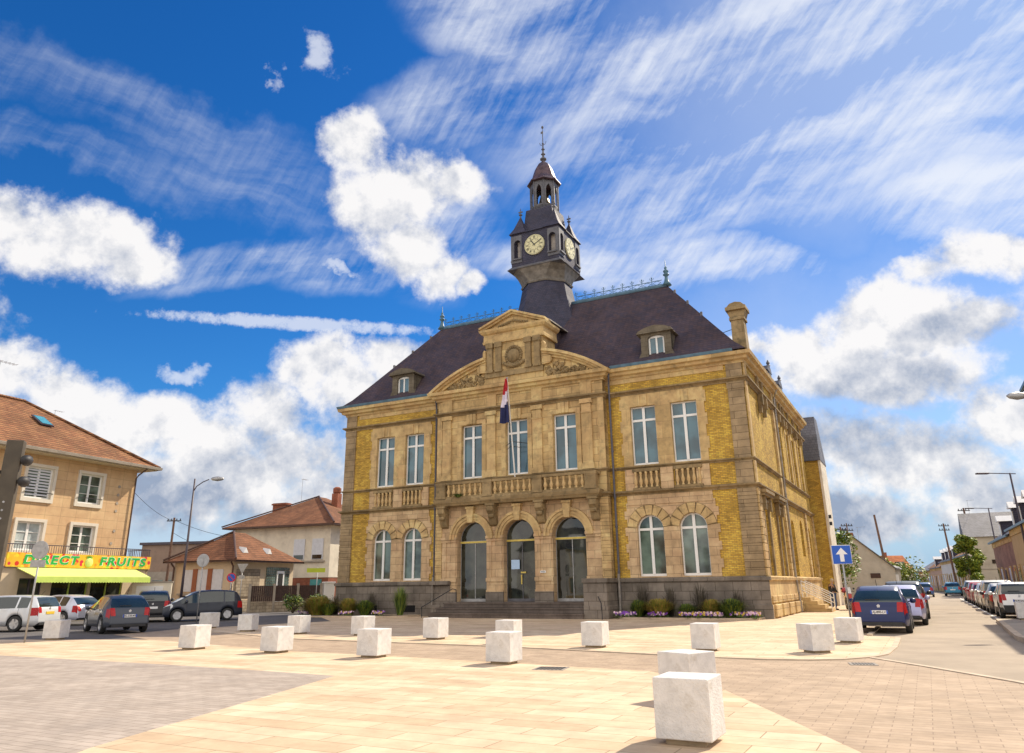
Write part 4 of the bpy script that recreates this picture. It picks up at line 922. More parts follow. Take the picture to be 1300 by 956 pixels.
for i in range(n+1):
    t = i/n; z = -t*2.55; wd = .10+.32*t**.8-(.25*max(0, t-.72)); sx = -.10-.16*t
    a = tip*.985
    for j in range(9):
        u = j/8-.5; vs.append((a.x+sx+u*wd*1.6+.03*sin(6*t+j), a.y+.10*sin(j*2.1+t*3)+.04*t, a.z+z+.28*u*(1-t)+.12*abs(u)*t))
for i in range(n):
    for j in range(8):
        f = (i*9+j, i*9+j+1, i*9+9+j+1, i*9+9+j); mb.cur = 0 if i+j*.35 < n*.36 else (1 if i+j*.35 < n*.62 else 2)
        fs.append((f, mb.cur))
mb.v = vs; mb.f = [f for f, _ in fs]; mb.m = [c for _, c in fs]
mb.build('flag', [M['flagred'], M['flagwhite'], M['flagblue']], fp, smooth=True)
def attach(o, x, y, z, rz=0): o.location = Rm @ Vector((x, y, z)); o.rotation_euler = (0, 0, ROT+rz)
mb = MB(); mb.box(-.26, .26, -.012, 0, -.25, .25); o = mb.build('notice', M['notice'], label='pale blue square notice taped inside the middle glass door', cat='notice'); attach(o, -13.42, AY+.375, 2.75)
mb = MB(); mb.mat(0).box(-.16, .16, -.02, 0, -.055, .055); mb.mat(1)
for k in range(4): mb.box(-.11+k*.055, -.075+k*.055, -.022, -.019, -.025, .025)
o = mb.build('wall_plaque', [M['white'], M['numeral']], label='small white plaque on the stone pier right of the middle door', cat='plaque'); attach(o, -11.52, AY-.041, 2.33)
# back wing
bw = empty('rear_wing', tuple(Rm @ Vector((-6, 22, 0))), ROT, label='taller yellow brick block with steep grey slate roof behind the town hall', cat='building')
mb = MB(); mb.box(-9, 6.85, .0, 3.6, 0, 10.35); mb.build('wall', M['brick'], bw)
mb = MB(); mb.box(6.85, 7.02, -.06, 3.7, 0, 10.4); mb.build('corner_strip', M['stucco'], bw)
mb = MB(); mb.add([(-9.2, -.15, 10.35), (7.05, -.15, 10.35), (6.9, 1.0, 13.9), (-9, 1.0, 13.9), (-9.2, 3.8, 10.35), (7.05, 3.8, 10.35), (6.9, 2.7, 13.9), (-9, 2.7, 13.9)], [(0, 1, 2, 3), (1, 5, 6, 2), (5, 4, 7, 6), (4, 0, 3, 7), (3, 2, 6, 7)]); mb.build('roof', M['greyslate'], bw)
for z in (5.6, 6.1, 3.9):
    mb = MB(); mb.box(7.02, 7.2, .4, .6, z, z+.25); mb.build('wall_lamp', M['black'], bw)
# ------------------------------------------------------------------ corner house with the shop (own axes: x away from the corner towards the camera, y out to the street)
ea = radians(21.7); e_ = Vector((sin(ea), cos(ea), 0)); n_ = Vector((cos(ea), -sin(ea), 0))
def frame(origin, ex, ey):
    m = Matrix(((ex.x, ey.x, 0, origin[0]), (ex.y, ey.y, 0, origin[1]), (0, 0, 1, 0), (0, 0, 0, 1))); return m
def rooted(name, origin, rz, **k): return empty(name, (origin[0], origin[1], 0), rz, **k)
M['panelwall'] = bricky('ochre_panel_wall', (.62, .42, .235), (.58, .39, .215), (.36, .24, .13), 1.05, .55, .010, offset=0, damt=.25, dirt=(.38, .26, .15), var=.25)
M['tiles'] = bricky('clay_tiles', (.25, .105, .05), (.33, .165, .075), (.09, .04, .02), .24, .17, .028, rough=.85, damt=.55, dirt=(.12, .075, .045), bump=.9, offset=.5, var=.6, dscale=(.5, .5, .5))
M['tiles2'] = bricky('brown_tiles', (.26, .115, .055), (.21, .09, .045), (.10, .045, .025), .22, .16, .02, rough=.85, damt=.4, dirt=(.13, .07, .04), bump=.7, var=.6)
M['redbrick'] = bricky('red_brick', (.34, .105, .055), (.27, .08, .045), (.22, .12, .08), .22, .08, .012, damt=.2, dirt=(.12, .05, .03))
M['awning'] = plain('lime_awning', (.60, .69, .19), .75, .05, 2); M['awning2'] = plain('lime_valance', (.47, .60, .11), .75, .08, 2)
M['soffit'] = plain('cream_soffit', (.52, .43, .30), .8, .05, 2); M['shopwall'] = plain('shop_wall', (.60, .48, .33), .85, .06, 2)
M['winframe'] = plain('cream_frame', (.66, .60, .50), .6, .04, 3); M['shutter'] = plain('white_shutter', (.62, .64, .68), .6, .06, 4)
M['curtain'] = plain('net_curtain', (.36, .42, .42), .6, .3, 1.2, spec=.8, coat=.7); M['brownfence'] = plain('brown_boards', (.055, .028, .022), .7, .25, 5)
M['concrete'] = plain('concrete', (.36, .31, .25), .9, .12, 2, dirt=(.22, .19, .15)); M['skylight'] = plain('skylight_glass', (.10, .34, .38), .1, .1, 3, coat=.8)
M['rendergrey'] = plain('grey_render', (.44, .42, .37), .9, .08, 1.2, dirt=(.34, .32, .28)); M['rust'] = plain('brown_gutter', (.10, .055, .04), .6, .2, 3)
M['sgreen'] = plain('sign_green', (.01, .38, .06), .5, .05, 5)
def signmat():
    m, nt, b = newmat('fruit_banner'); tc = node(nt, 'ShaderNodeTexCoord')
    v = node(nt, 'ShaderNodeTexVoronoi', i_Scale=3.6); L(nt, tc.outputs['Object'], v.inputs['Vector'])
    cr = node(nt, 'ShaderNodeValToRGB'); sp = node(nt, 'ShaderNodeSeparateColor'); L(nt, v.outputs['Color'], sp.inputs[0]); L(nt, sp.outputs[0], cr.inputs[0])
    e = cr.color_ramp.elements; e[0].color = (.75, .45, .02, 1); e[1].color = (.80, .58, .02, 1)
    for p, c in ((.22, (.80, .60, .03)), (.36, (.60, .03, .02)), (.48, (.85, .26, .02)), (.58, (.40, .60, .05)), (.68, (.82, .62, .05)), (.82, (.60, .03, .06))):
        x = e.new(p); x.color = c4(c)
    cr.color_ramp.interpolation = 'CONSTANT'
    c = mixc(nt, ramp(nt, v.outputs['Distance'], .42, .55), cr.outputs[0], (.80, .45, .03)); L(nt, c, b.inputs['Base Color']); b.inputs['Roughness'].default_value = .45
    return m
M['banner'] = signmat()
org = Vector((-25.8, 53, 0))-e_           # corner at s = 1
HX = -e_; HY = n_                          # x towards the camera, y out to the street: a left-handed pair, so mirror in code
rzL = atan2(e_.y, e_.x)                    # local +x = away from the camera
LH = empty('corner_house', tuple(org), rzL, label='ochre three-storey corner house with tiled hip roof above the fruit shop', cat='house')
# local: x' = along e_ (0 at the corner, negative towards the camera), y' = rot90(e_) = -n_  -> street side is negative y'
def LP(mb, name, mat, parent=None, **k): return mb.build(name, mat, parent or LH, **k)
sx = lambda s: 1-s                         # s (metres from the corner point used when measuring) -> local x
mb = MB(); WN = [((7.08, 9.0), (6.87, 8.93)), ((3.55, 5.43), (6.87, 8.93)), ((7.2, 9.05), (3.85, 5.7)), ((3.6, 5.45), (3.85, 5.7)), ((11.2, 13.1), (6.87, 8.93)), ((11.2, 13.1), (3.85, 5.7))]
mb.panel(rect(-16, 0, 0, 9.7), [rect(sx(b), sx(a), z0, z1) for (a, b), (z0, z1) in WN], front(0), .28)
mb.box(-16, 0, .3, 11, 0, 9.69); LP(mb, 'wall', M['panelwall'])
for i, ((a, b), (z0, z1)) in enumerate(WN):
    x0, x1 = sx(b), sx(a); mb = MB(); t = .10
    mb.panel(rect(x0-.08, x1+.08, z0-.12, z1+.08), [rect(x0+t, x1-t, z0+t, z1-t)], front(-.10), .3, hd=.35); 
    w = LP(mb, 'window', M['winframe'])
    mb = MB(); cx = (x0+x1)/2
    mb.panel(rect(x0+t, x1-t, z0+t, z1-t), [rect(x0+t+.1, cx-.07, z0+t+.1, z1-t-.1), rect(cx+.07, x1-t-.1, z0+t+.1, z1-t-.1)], front(.12), .05)
    for q in ((x0+t+.1, cx-.07), (cx+.07, x1-t-.1)):
        if i != 0 and i != 4: 
            for zz in ((z0+(z1-z0)*.35), (z0+(z1-z0)*.62)): mb.box(q[0], q[1], .12, .15, zz-.015, zz+.015)
    mb.build('casement', M['white'], w)
    mb = MB(); mb.poly([(x0+t, .16, z0+t), (x1-t, .16, z0+t), (x1-t, .16, z1-t), (x0+t, .16, z1-t)]); mb.build('pane', M['curtain'] if i in (2, 5) else M['lowglass'], w)
    if i in (0, 4):
        mb = MB()
        for k in range(9): zz = z0+.28+k*.18; mb.box(x0+.2, x1-.2, .10, .125, zz, zz+.10)
        mb.build('roller_shutter', M['shutter'], w)
    if z0 > 6:
        mb = MB(); mb.box(x0+.02, x1-.02, -.16, -.13, z0+.42, z0+.46); mb.box(x0+.02, x0+.05, -.14, .1, z0+.42, z0+.45); mb.box(x1-.05, x1-.02, -.14, .1, z0+.42, z0+.45); mb.build('window_bar', M['black'], w)
mb = MB(); hip(mb, -17.2, .95, -1.05, 12.0, 9.75, -11, -5.1, 5.5, 13.9, .15); rfl = LP(mb, 'roof', M['tiles'])
mb = MB(); mb.box(-17.0, .8, -.95, 11.9, 9.55, 9.76); LP(mb, 'soffit', M['soffit'])
mb = MB(); mb.sweep([(-17.1, -1.0), (.90, -1.0), (.90, 12)], [(0, 9.62), (.14, 9.62), (.17, 9.78), (.13, 9.80), (0, 9.70)]); LP(mb, 'gutter', M['concrete'])
mb = MB(); mb.tube([(-.12, -1.0, 9.6), (-.12, -.3, 9.2), (-.12, -.12, 9.0), (-.12, -.12, 3.8)], .05, 6); LP(mb, 'downpipe', M['rust'])
mb = MB(); mb.tube([(.95, -1.05, 9.78), (-5.1, 5.5, 13.95)], .10, 6); mb.tube([(-5.1, 5.5, 13.95), (-11, 5.5, 13.95)], .12, 6); mb.build('ridge_tile', M['tiles'], rfl)
def onroof(x, t): return (x, -1.05+6.55*t, 9.75+4.15*t)
for x0, t0 in ((-5.55, .50),):
    p, q = onroof(x0, t0), onroof(x0, t0+.17); mb = MB(); mb.extr([(x0-.45, p[1], p[2]+.05), (x0+.45, p[1], p[2]+.05), (x0+.45, q[1], q[2]+.05), (x0-.45, q[1], q[2]+.05)], (0, -.04, .07)); sk = mb.build('skylight', M['lamp'], rfl)
    mb = MB(); mb.poly([(x0-.36, p[1]-.0, p[2]+.18), (x0+.36, p[1]-.0, p[2]+.18), (x0+.36, q[1]-.10, q[2]+.10), (x0-.36, q[1]-.10, q[2]+.10)]); mb.build('pane', M['skylight'], rfl)
mb = MB(); mb.box(-1.8, -.9, 6.3, 7.3, 11.4, 12.75); mb.lathe([(.14, 12.7), (.12, 13.15)], (-1.15, 6.8, 0), 8); mb.lathe([(.14, 12.7), (.12, 13.1)], (-1.6, 6.8, 0), 8); chm = LP(mb, 'chimney', M['redbrick'])
def aerial(name, x, y, z, h, parent=None, lean=0, s=1):
    mb = MB(); mb.tube([(x, y, z), (x+lean, y, z+h)], .025*s, 5); mb.tube([(x+lean-.2*s, y, z+h*.97), (x+lean+1.2*s, y+.2, z+h*1.0)], .018*s, 4)
    for k in range(5): mb.tube([(x+lean+k*.25*s, y-.28*s, z+h*.98), (x+lean+k*.25*s, y+.28*s, z+h*.98)], .012*s, 4)
    return mb.build(name, M['steel'], parent)
aerial('aerial', -8.1, 4.2, 12.9, 3.0, LH); aerial('aerial', -2.0, 6.6, 12.4, 1.7, LH, s=.6)
mb = MB(); mb.box(-9.0, -8.2, 4.5, 5.2, 12.6, 13.9); mb.box(-9.1, -8.1, 4.4, 5.3, 13.9, 14.0); LP(mb, 'chimney', M['concrete'])
# small round vents in the wall
mb = MB()
for (s_, z) in ((2.3, 8.3), (2.3, 7.75), (2.3, 7.2), (2.3, 6.7), (2.2, 5.4), (2.3, 4.6)): mb.lathe([(.10, -.03), (.10, 0)], (sx(s_), -.0, z), 10, axis='y')
split(mb, 'wall_vent', M['concrete'], LH)
# shop: ground floor built out under a terrace
SH = empty('fruit_shop', tuple(org), rzL, label='ground-floor fruit shop with bright fruit banner and lime green awning', cat='shop')
def SP(mb, name, mat, parent=None, **k): return mb.build(name, mat, parent or SH, **k)
X_a, X_b, YO = -9.65, .15, -2.0
mb = MB(); mb.panel(rect(-16, X_b, 0, 3.0), [rect(-8.6, -7.2, 0.05, 2.35), rect(-6.6, -4.2, .5, 2.4), rect(-4.0, -1.7, .5, 2.4)], front(YO), .2); mb.box(-16, X_b-.02, YO+.25, -.01, 0, 2.95); mb.box(X_b-.2, X_b, YO, 0, 0, 2.95); SP(mb, 'shop_wall', M['shopwall'])
for (a, b, z0, z1, nm) in ((-8.6, -7.2, .05, 2.35, 'shop_door'), (-6.6, -4.2, .5, 2.4, 'shop_window'), (-4.0, -1.7, .5, 2.4, 'shop_window')):
    mb = MB(); c = (a+b)/2; mb.panel(rect(a, b, z0, z1), [rect(a+.06, c-.04, z0+.06, z1-.06), rect(c+.04, b-.06, z0+.06, z1-.06)], front(YO+.08), .05); w = SP(mb, nm, M['lamp'] if nm == 'shop_door' else M['awning2'])
    mb = MB(); mb.poly([(a, YO+.15, z0), (b, YO+.15, z0), (b, YO+.15, z1), (a, YO+.15, z1)]); mb.build('pane', M['darkglass'], w)
mb = MB(); mb.box(X_a-6.4, X_b+.02, YO-.06, 0, 2.9, 3.0); SP(mb, 'terrace_slab', M['concrete'])
mb = MB(); mb.box(X_a, X_b, YO-.16, YO-.07, 2.95, 3.72); bn = SP(mb, 'banner', M['banner'])
def text(s, size, mat, parent, M4, name='lettering', ext=.008, off=0, shear=0, sx_=1, fitw=0, fitc=0):
    cu = bpy.data.curves.new(name, 'FONT'); cu.body = s; cu.size = size; cu.extrude = ext; cu.offset = off; cu.shear = shear; cu.align_x = 'CENTER'; cu.align_y = 'CENTER'; cu.space_character = sx_
    o = bpy.data.objects.new(name, cu); dg = None; COL.objects.link(o); bpy.context.view_layer.update()
    me = bpy.data.meshes.new_from_object(o.evaluated_get(bpy.context.evaluated_depsgraph_get())); bpy.data.objects.remove(o)
    me.transform(M4); me.materials.clear(); me.materials.append(mat); me.polygons.foreach_set('material_index', [0]*len(me.polygons))
    if fitw:
        xs_ = [v.co.x for v in me.vertices]; c_ = (min(xs_)+max(xs_))/2; k_ = fitw/(max(xs_)-min(xs_))
        for v in me.vertices: v.co.x = fitc+(v.co.x-c_)*k_
    q = bpy.data.objects.new(name, me); COL.objects.link(q); q.parent = parent; return q
def tm(x, y, z, sc=1.0): return Matrix.Translation((x, y, z)) @ Matrix.Rotation(radians(90), 4, 'X') @ Matrix.Diagonal((sc, 1, 1, 1))
for wd, xc in (('DIRECT', -6.94), ('FRUITS', -2.0)):
    text(wd, .66, M['white'], bn, tm(xc, YO-.166, 3.34, 1.22), off=.042, ext=.004, shear=.12, sx_=1.2, fitw=3.5, fitc=xc)
    text(wd, .66, M['sgreen'], bn, tm(xc, YO-.178, 3.34, 1.22), off=.022, ext=.006, shear=.12, sx_=1.2, fitw=3.5, fitc=xc)
mb = MB(); mb.lathe([(.01, -.06), (.2, -.05), (.27, -.02), (.28, 0)], (-4.5, YO-.165, 3.27), 14, axis='y', cap=False); mb.build('pineapple', M['awning'], bn, smooth=True)
mb = MB()
for k in range(-2, 3): mb.extr([(-4.5+k*.05-.03, YO-.19, 3.5), (-4.5+k*.05+.03, YO-.19, 3.5), (-4.5+k*.12, YO-.19, 3.72-abs(k)*.04)], (0, .02, 0))
mb.build('pineapple_leaves', M['sgreen'], bn)
mb = MB(); y0, y1 = YO-.08, YO-1.75
mb.add([(-8.95, y0, 2.93), (-.95, y0, 2.93), (-1.2, y1, 2.42), (-9.0, y1, 2.42), (-8.95, y0, 2.89), (-.95, y0, 2.89), (-1.2, y1, 2.38), (-9.0, y1, 2.38)], [(0, 1, 2, 3), (7, 6, 5, 4), (0, 4, 5, 1), (1, 5, 6, 2), (3, 2, 6, 7), (0, 3, 7, 4)])
aw = SP(mb, 'awning', M['awning'])
mb = MB(); n = 42
for i in range(n):
    a = -9.0+7.8*i/n; b = a+7.8/n; mb.add([(a, y1-.01, 2.42), (b, y1-.01, 2.42), (b, y1-.03, 2.12), ((a+b)/2, y1-.03, 2.08), (a, y1-.03, 2.12)], [(0, 1, 2, 3, 4)])
mb.build('valance', M['awning2'], aw)
mb = MB(); mb.box(-6.6, -1.9, YO-1.0, YO-.15, .60, .85); mb.box(-6.4, -2.1, YO-.9, YO-.2, .0, .6); SP(mb, 'fruit_counter', M['concrete'])
mb = MB(); rnd = random.Random(4)
for k in range(110): x = rnd.uniform(-6.4, -2.0); mb.mat(rnd.choice([0, 1, 2])).lathe([(.01, -.09), (.08, -.05), (.09, .02), (.01, .09)], (x, YO-rnd.uniform(.25, .9), .93), 6)
mb.build('fruit', [M['redlens'], M['awning'], M['fruitorange']], SH, kind='stuff')
mb = MB(); mb.box(-9.7, X_b, YO-.03, YO+.0, 4.15, 4.2); 
for k in range(66): x = -9.7+k*.15; mb.box(x, x+.02, YO-.025, YO-.005, 3.6, 4.15)
for k in range(13): mb.box(X_b-.03, X_b, YO+k*.15, YO+k*.15+.02, 3.0, 4.15)
mb.box(X_b-.035, X_b+.0, YO, 0, 4.15, 4.2); SP(mb, 'terrace_railing', M['lamp'])
# ------------------------------------------------------------------ flat-roofed building behind
fb = rooted('flat_roofed_building', (-38.6, 80), -radians(12), label='brown flat-roofed warehouse behind the low bungalow', cat='building')
mb = MB(); mb.box(0, 13, 0, 9, 0, 6.1); mb.build('wall', M['brownwall'], fb); mb = MB(); mb.box(-.2, 13.2, -.2, 9.2, 6.1, 6.35); mb.build('roof_edge', M['lamp'], fb)
mb = MB(); mb.box(-.05, 9, -1.2, .0, 0, 3.4); mb.build('lean_to', M['concrete'], fb)
for k in range(3):
    mb = MB(); mb.box(1.0+k*1.6, 2.2+k*1.6, -1.24, -1.2, 1.2, 2.6); mb.build('window', M['lowglass'], fb)
# ------------------------------------------------------------------ bungalow
up1 = Vector((-.929, .37, 0)); dp1 = Vector((.37, .929, 0))
BG = empty('bungalow', (-21.0, 58.4, 0), atan2(dp1.y, dp1.x), label='low cream bungalow with brown tiled hip roof and red-brown shutters', cat='house')
# local +x = away along dp1, +y = left along up1
def BP(mb, name, mat, parent=None, **k): return mb.build(name, mat, parent or BG, **k)
mb = MB(); mb.box(.3, 7.4, .35, 6.2, 0, 3.7); BP(mb, 'wall', M['shopwall'])
mb = MB(); mb.box(.22, 7.4, .3, 6.3, 0, .85); BP(mb, 'stone_base', M['rubble'])
mb = MB(); hip(mb, -.25, 8.0, -.25, 6.9, 3.75, 3.2, 4.6, 3.3, 6.05, .1); r_ = BP(mb, 'roof', M['tiles2'])
mb = MB(); mb.sweep([(-.25, 6.9), (-.25, -.25), (8.0, -.25)][::1], [(0, 3.62), (-.08, 3.62)][::1]+[(-.1, 3.78), (0, 3.76)]); BP(mb, 'gutter', M['rust'])
mb = MB(); mb.tube([(-.25, -.25, 3.85), (3.2, 3.3, 6.12)], .08, 6); mb.tube([(3.2, 3.3, 6.12), (-.25, 6.9, 3.85)], .08, 6); mb.build('hip_tile', M['rust'], r_)
for y0, y1 in ((1.3, 2.3), (2.75, 3.75), (4.2, 5.2)):
    mb = MB(); mb.box(.22, .32, y0, y1, 1.5, 3.1); w = BP(mb, 'window', M['shutter']); 
    if y0 < 4:
        mb = MB(); mb.box(.16, .24, y1-.02, y1+.42, 1.45, 3.15); BP(mb, 'shutter', M['shutterred'])
mb = MB(); mb.box(.1, .34, 1.0, 5.5, 1.25, 1.38); BP(mb, 'sill', M['concrete'])
mb = MB(); mb.tube([(-.1, .3, 3.6), (.15, .32, 3.3), (.15, .32, .3)], .07, 6); mb.tube([(-.1, 6.2, 3.6), (.15, 6.1, 3.3), (.15, 6.1, .3)], .07, 6); split(mb, 'downpipe', M['rust'], BG)
for x0 in (1.5, 4.3): 
    mb = MB(); q = [(x0, .62, 4.32), (x0+.55, .62, 4.32), (x0+.27, .62, 4.72)]; mb.extr(q, (0, .7, .1)); BP(mb, 'roof_vent', M['white'])
mb = MB(); mb.box(.6, 3.2, .26, .36, 1.1, 3.1); BP(mb, 'stone_panel', M['rubble'])
mb = MB()
for i in range(13):
    for j in range(10): mb.box(4.0+i*.22, 4.19+i*.22, .28, .34, 1.1+j*.22, 1.29+j*.22)
BP(mb, 'glass_blocks', M['lowglass'])
mb = MB(); mb.box(5.2, 6.1, .20, .30, .6, 3.0); d_ = BP(mb, 'porch_door', M['white']); mb = MB(); mb.box(5.35, 5.9, .17, .21, .7, 2.8); mb.build('opening', M['dark'], d_)
# ------------------------------------------------------------------ two-storey house
TS = empty('two_storey_house', (-16.3, 68.6, 0), atan2(dp1.y, dp1.x), label='cream two-storey house with brown tiled hip roof and red brick ground floor', cat='house')
def TP(mb, name, mat, parent=None, **k): return mb.build(name, mat, parent or TS, **k)
mb = MB(); mb.box(.3, 12.2, .3, 11.2, 2.55, 7.1); TP(mb, 'upper_wall', M['stucco'])
mb = MB(); mb.box(.33, 12.2, .33, 11.2, 0, 2.55); TP(mb, 'brick_base', M['redbrick'])
mb = MB(); hip(mb, -.55, 13.0, -.55, 12.1, 7.15, 5.6, 6.9, 5.75, 10.35, .1); r_ = TP(mb, 'roof', M['tiles2'])
mb = MB(); mb.box(-.5, 12.95, -.5, 12.05, 7.02, 7.16); TP(mb, 'soffit', M['rust'])
mb = MB(); mb.tube([(-.55, -.55, 7.25), (5.6, 5.75, 10.42)], .09, 6); mb.tube([(5.6, 5.75, 10.42), (-.55, 12.1, 7.25)], .07, 6); mb.build('hip_tile', M['rust'], r_)
for (y0, y1) in ((3.0, 4.2), (1.0, 2.2)):
    mb = MB(); mb.box(.22, .32, y0, y1, 4.1, 5.9); w = TP(mb, 'window', M['shutter']); mb = MB(); mb.box(.20, .23, y0+.1, y1-.1, 4.15, 4.5); mb.build('pane', M['darkglass'], w)
mb = MB(); mb.box(.15, .34, .8, 4.5, 3.85, 4.0); TP(mb, 'sill', M['concrete'])
for x0 in (2.2, 6.0):
    mb = MB(); mb.box(x0, x0+1.3, .22, .32, 4.1, 5.9); w = TP(mb, 'window', M['shutter']); mb = MB(); mb.box(x0+.1, x0+1.2, .19, .23, 4.15, 4.9); mb.build('pane', M['darkglass'], w)
    mb = MB(); mb.box(x0, x0+1.4, .22, .33, .6, 2.3); w = TP(mb, 'window', M['white']); mb = MB(); mb.box(x0+.1, x0+1.3, .2, .24, .7, 2.2); mb.build('pane', M['tealcurtain'], w)
mb = MB(); mb.box(.26, .34, 1.0, 2.2, .2, 2.4); TP(mb, 'door', M['tealcurtain'])
mb = MB(); mb.box(4.2, 5.0, 8.6, 10.2, 8.0, 9.8); mb.box(4.1, 5.1, 8.5, 10.3, 9.6, 9.75); TP(mb, 'chimney', M['redbrick'])
mb = MB(); mb.box(5.6, 6.3, 3.5, 4.2, 9.0, 10.6); mb.lathe([(.3, 10.6), (.42, 10.7), (.42, 11.1), (.2, 11.25)], (5.95, 3.85, 0), 10); TP(mb, 'chimney', M['redbrick'])
aerial('aerial', 5.0, 7.4, 9.2, 3.0, TS, s=.7)
# fence on a low wall
FN = empty('board_fence', (-19.6, 58.0, 0), atan2(2.6, 4.9), label='dark brown board fence on a low stone wall before the cream house', cat='fence')
mb = MB(); mb.box(0, 5.6, -.12, .12, 0, .72); mb.build('low_wall', M['rubble'], FN)
for k in range(4):
    mb = MB(); mb.box(k*1.75-.07, k*1.75+.1, -.15, .15, 0, 2.0); mb.build('post', M['concrete'], FN)
for k in range(3):
    mb = MB()
    for j in range(11): mb.box(k*1.75+.12+j*.145, k*1.75+.12+j*.145+.13, -.05, .0, .74, 1.86)
    mb.build('board_panel', M['brownfence'], FN)
mb = MB(); mb.box(5.45, 6.25, -.3, .3, 0, 2.0); mb.box(5.4, 6.3, -.35, .35, 2.0, 2.1); mb.build('gate_pillar', M['white'], FN, bevel=.02)
# white yard wall left of bungalow
yw = rooted('yard_wall', (-24.7, 50.5), radians(14), label='plain white yard wall behind the dark grey car', cat='wall')
mb = MB(); mb.box(0, 2.4, 0, .2, 0, 2.1); mb.build('wall', M['stucco'], yw); mb = MB(); mb.box(-.05, 2.45, -.05, .25, 2.1, 2.18); mb.build('coping', M['concrete'], yw)
mb = MB(); mb.box(.3, 1.9, -.04, .0, .15, 1.9); mb.build('gate_panel', M['white'], yw)
# ------------------------------------------------------------------ white stone cubes
CUBES = [(-16.34, 28.38, 88, .60, 'white stone cube beside the leaning round-sign post, in front of the white estate car'),
 (-9.21, 22.97, 68, .60, 'white stone cube standing nearest the dark minivan, on the lit cream paving'),
 (-13.58, 35.28, 67, .60, 'white stone cube right in front of the dark minivan, grey shaded side to the camera'),
 (-10.82, 32.22, 82, .60, 'white stone cube behind the minivan side, second from the road edge'),
 (-6.38, 21.42, 63, .60, 'white stone cube in the near row, second from its left end'),
 (-8.15, 29.97, 63, .60, 'white stone cube in the back row, left of the grassy flower bed'),
 (-5.46, 28.53, 59, .60, 'white stone cube half hidden behind another, before the left flower bed'),
 (-3.47, 19.67, 65, .60, 'white stone cube in the near row, third from its left end'),
 (-2.60, 25.98, 61, .60, 'white stone cube before the left end of the entrance steps'),
 (-.26, 17.69, 63, .60, 'white stone cube in the near row, in front of the middle of the steps'),
 (-.20, 23.69, 64, .60, 'white stone cube seen just over a nearer one, before the middle steps'),
 (2.17, 21.87, 65, .60, 'white stone cube before the right-hand step pedestal and downpipe'),
 (4.81, 20.34, 63, .60, 'white stone cube before the purple flowers of the right bed'),
 (7.25, 19.43, 14, .60, 'white stone cube turned cornerwise on the pavement left of the arrow sign'),
 (9.32, 22.39, 53, .60, 'white stone cube standing right at the foot of the arrow sign'),
 (2.53, 12.02, 38, .62, 'large near white stone cube, the one behind the very nearest cube'),
 (1.87, 8.92, 62, .62, 'nearest white stone cube of all, low at the bottom edge of the view'),
 (20.0, 31.2, 63, .60, 'white stone cube on the right-hand pavement beside the parked white hatchback')]
cp = None
for (x, y, th, s, lb) in CUBES:
    z0 = .12 if x > 19 else 0
    if cp is None:
        cp = empty('stone_cube'); h = s/2
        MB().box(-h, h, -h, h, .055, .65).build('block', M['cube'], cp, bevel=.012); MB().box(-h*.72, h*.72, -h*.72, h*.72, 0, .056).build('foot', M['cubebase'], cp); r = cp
    else: r = dup(cp)
    r.location = (x, y, z0); r.rotation_euler = (0, 0, radians(th)); tag(r, lb, 'stone cube', 'white stone cubes along the edge of the square')

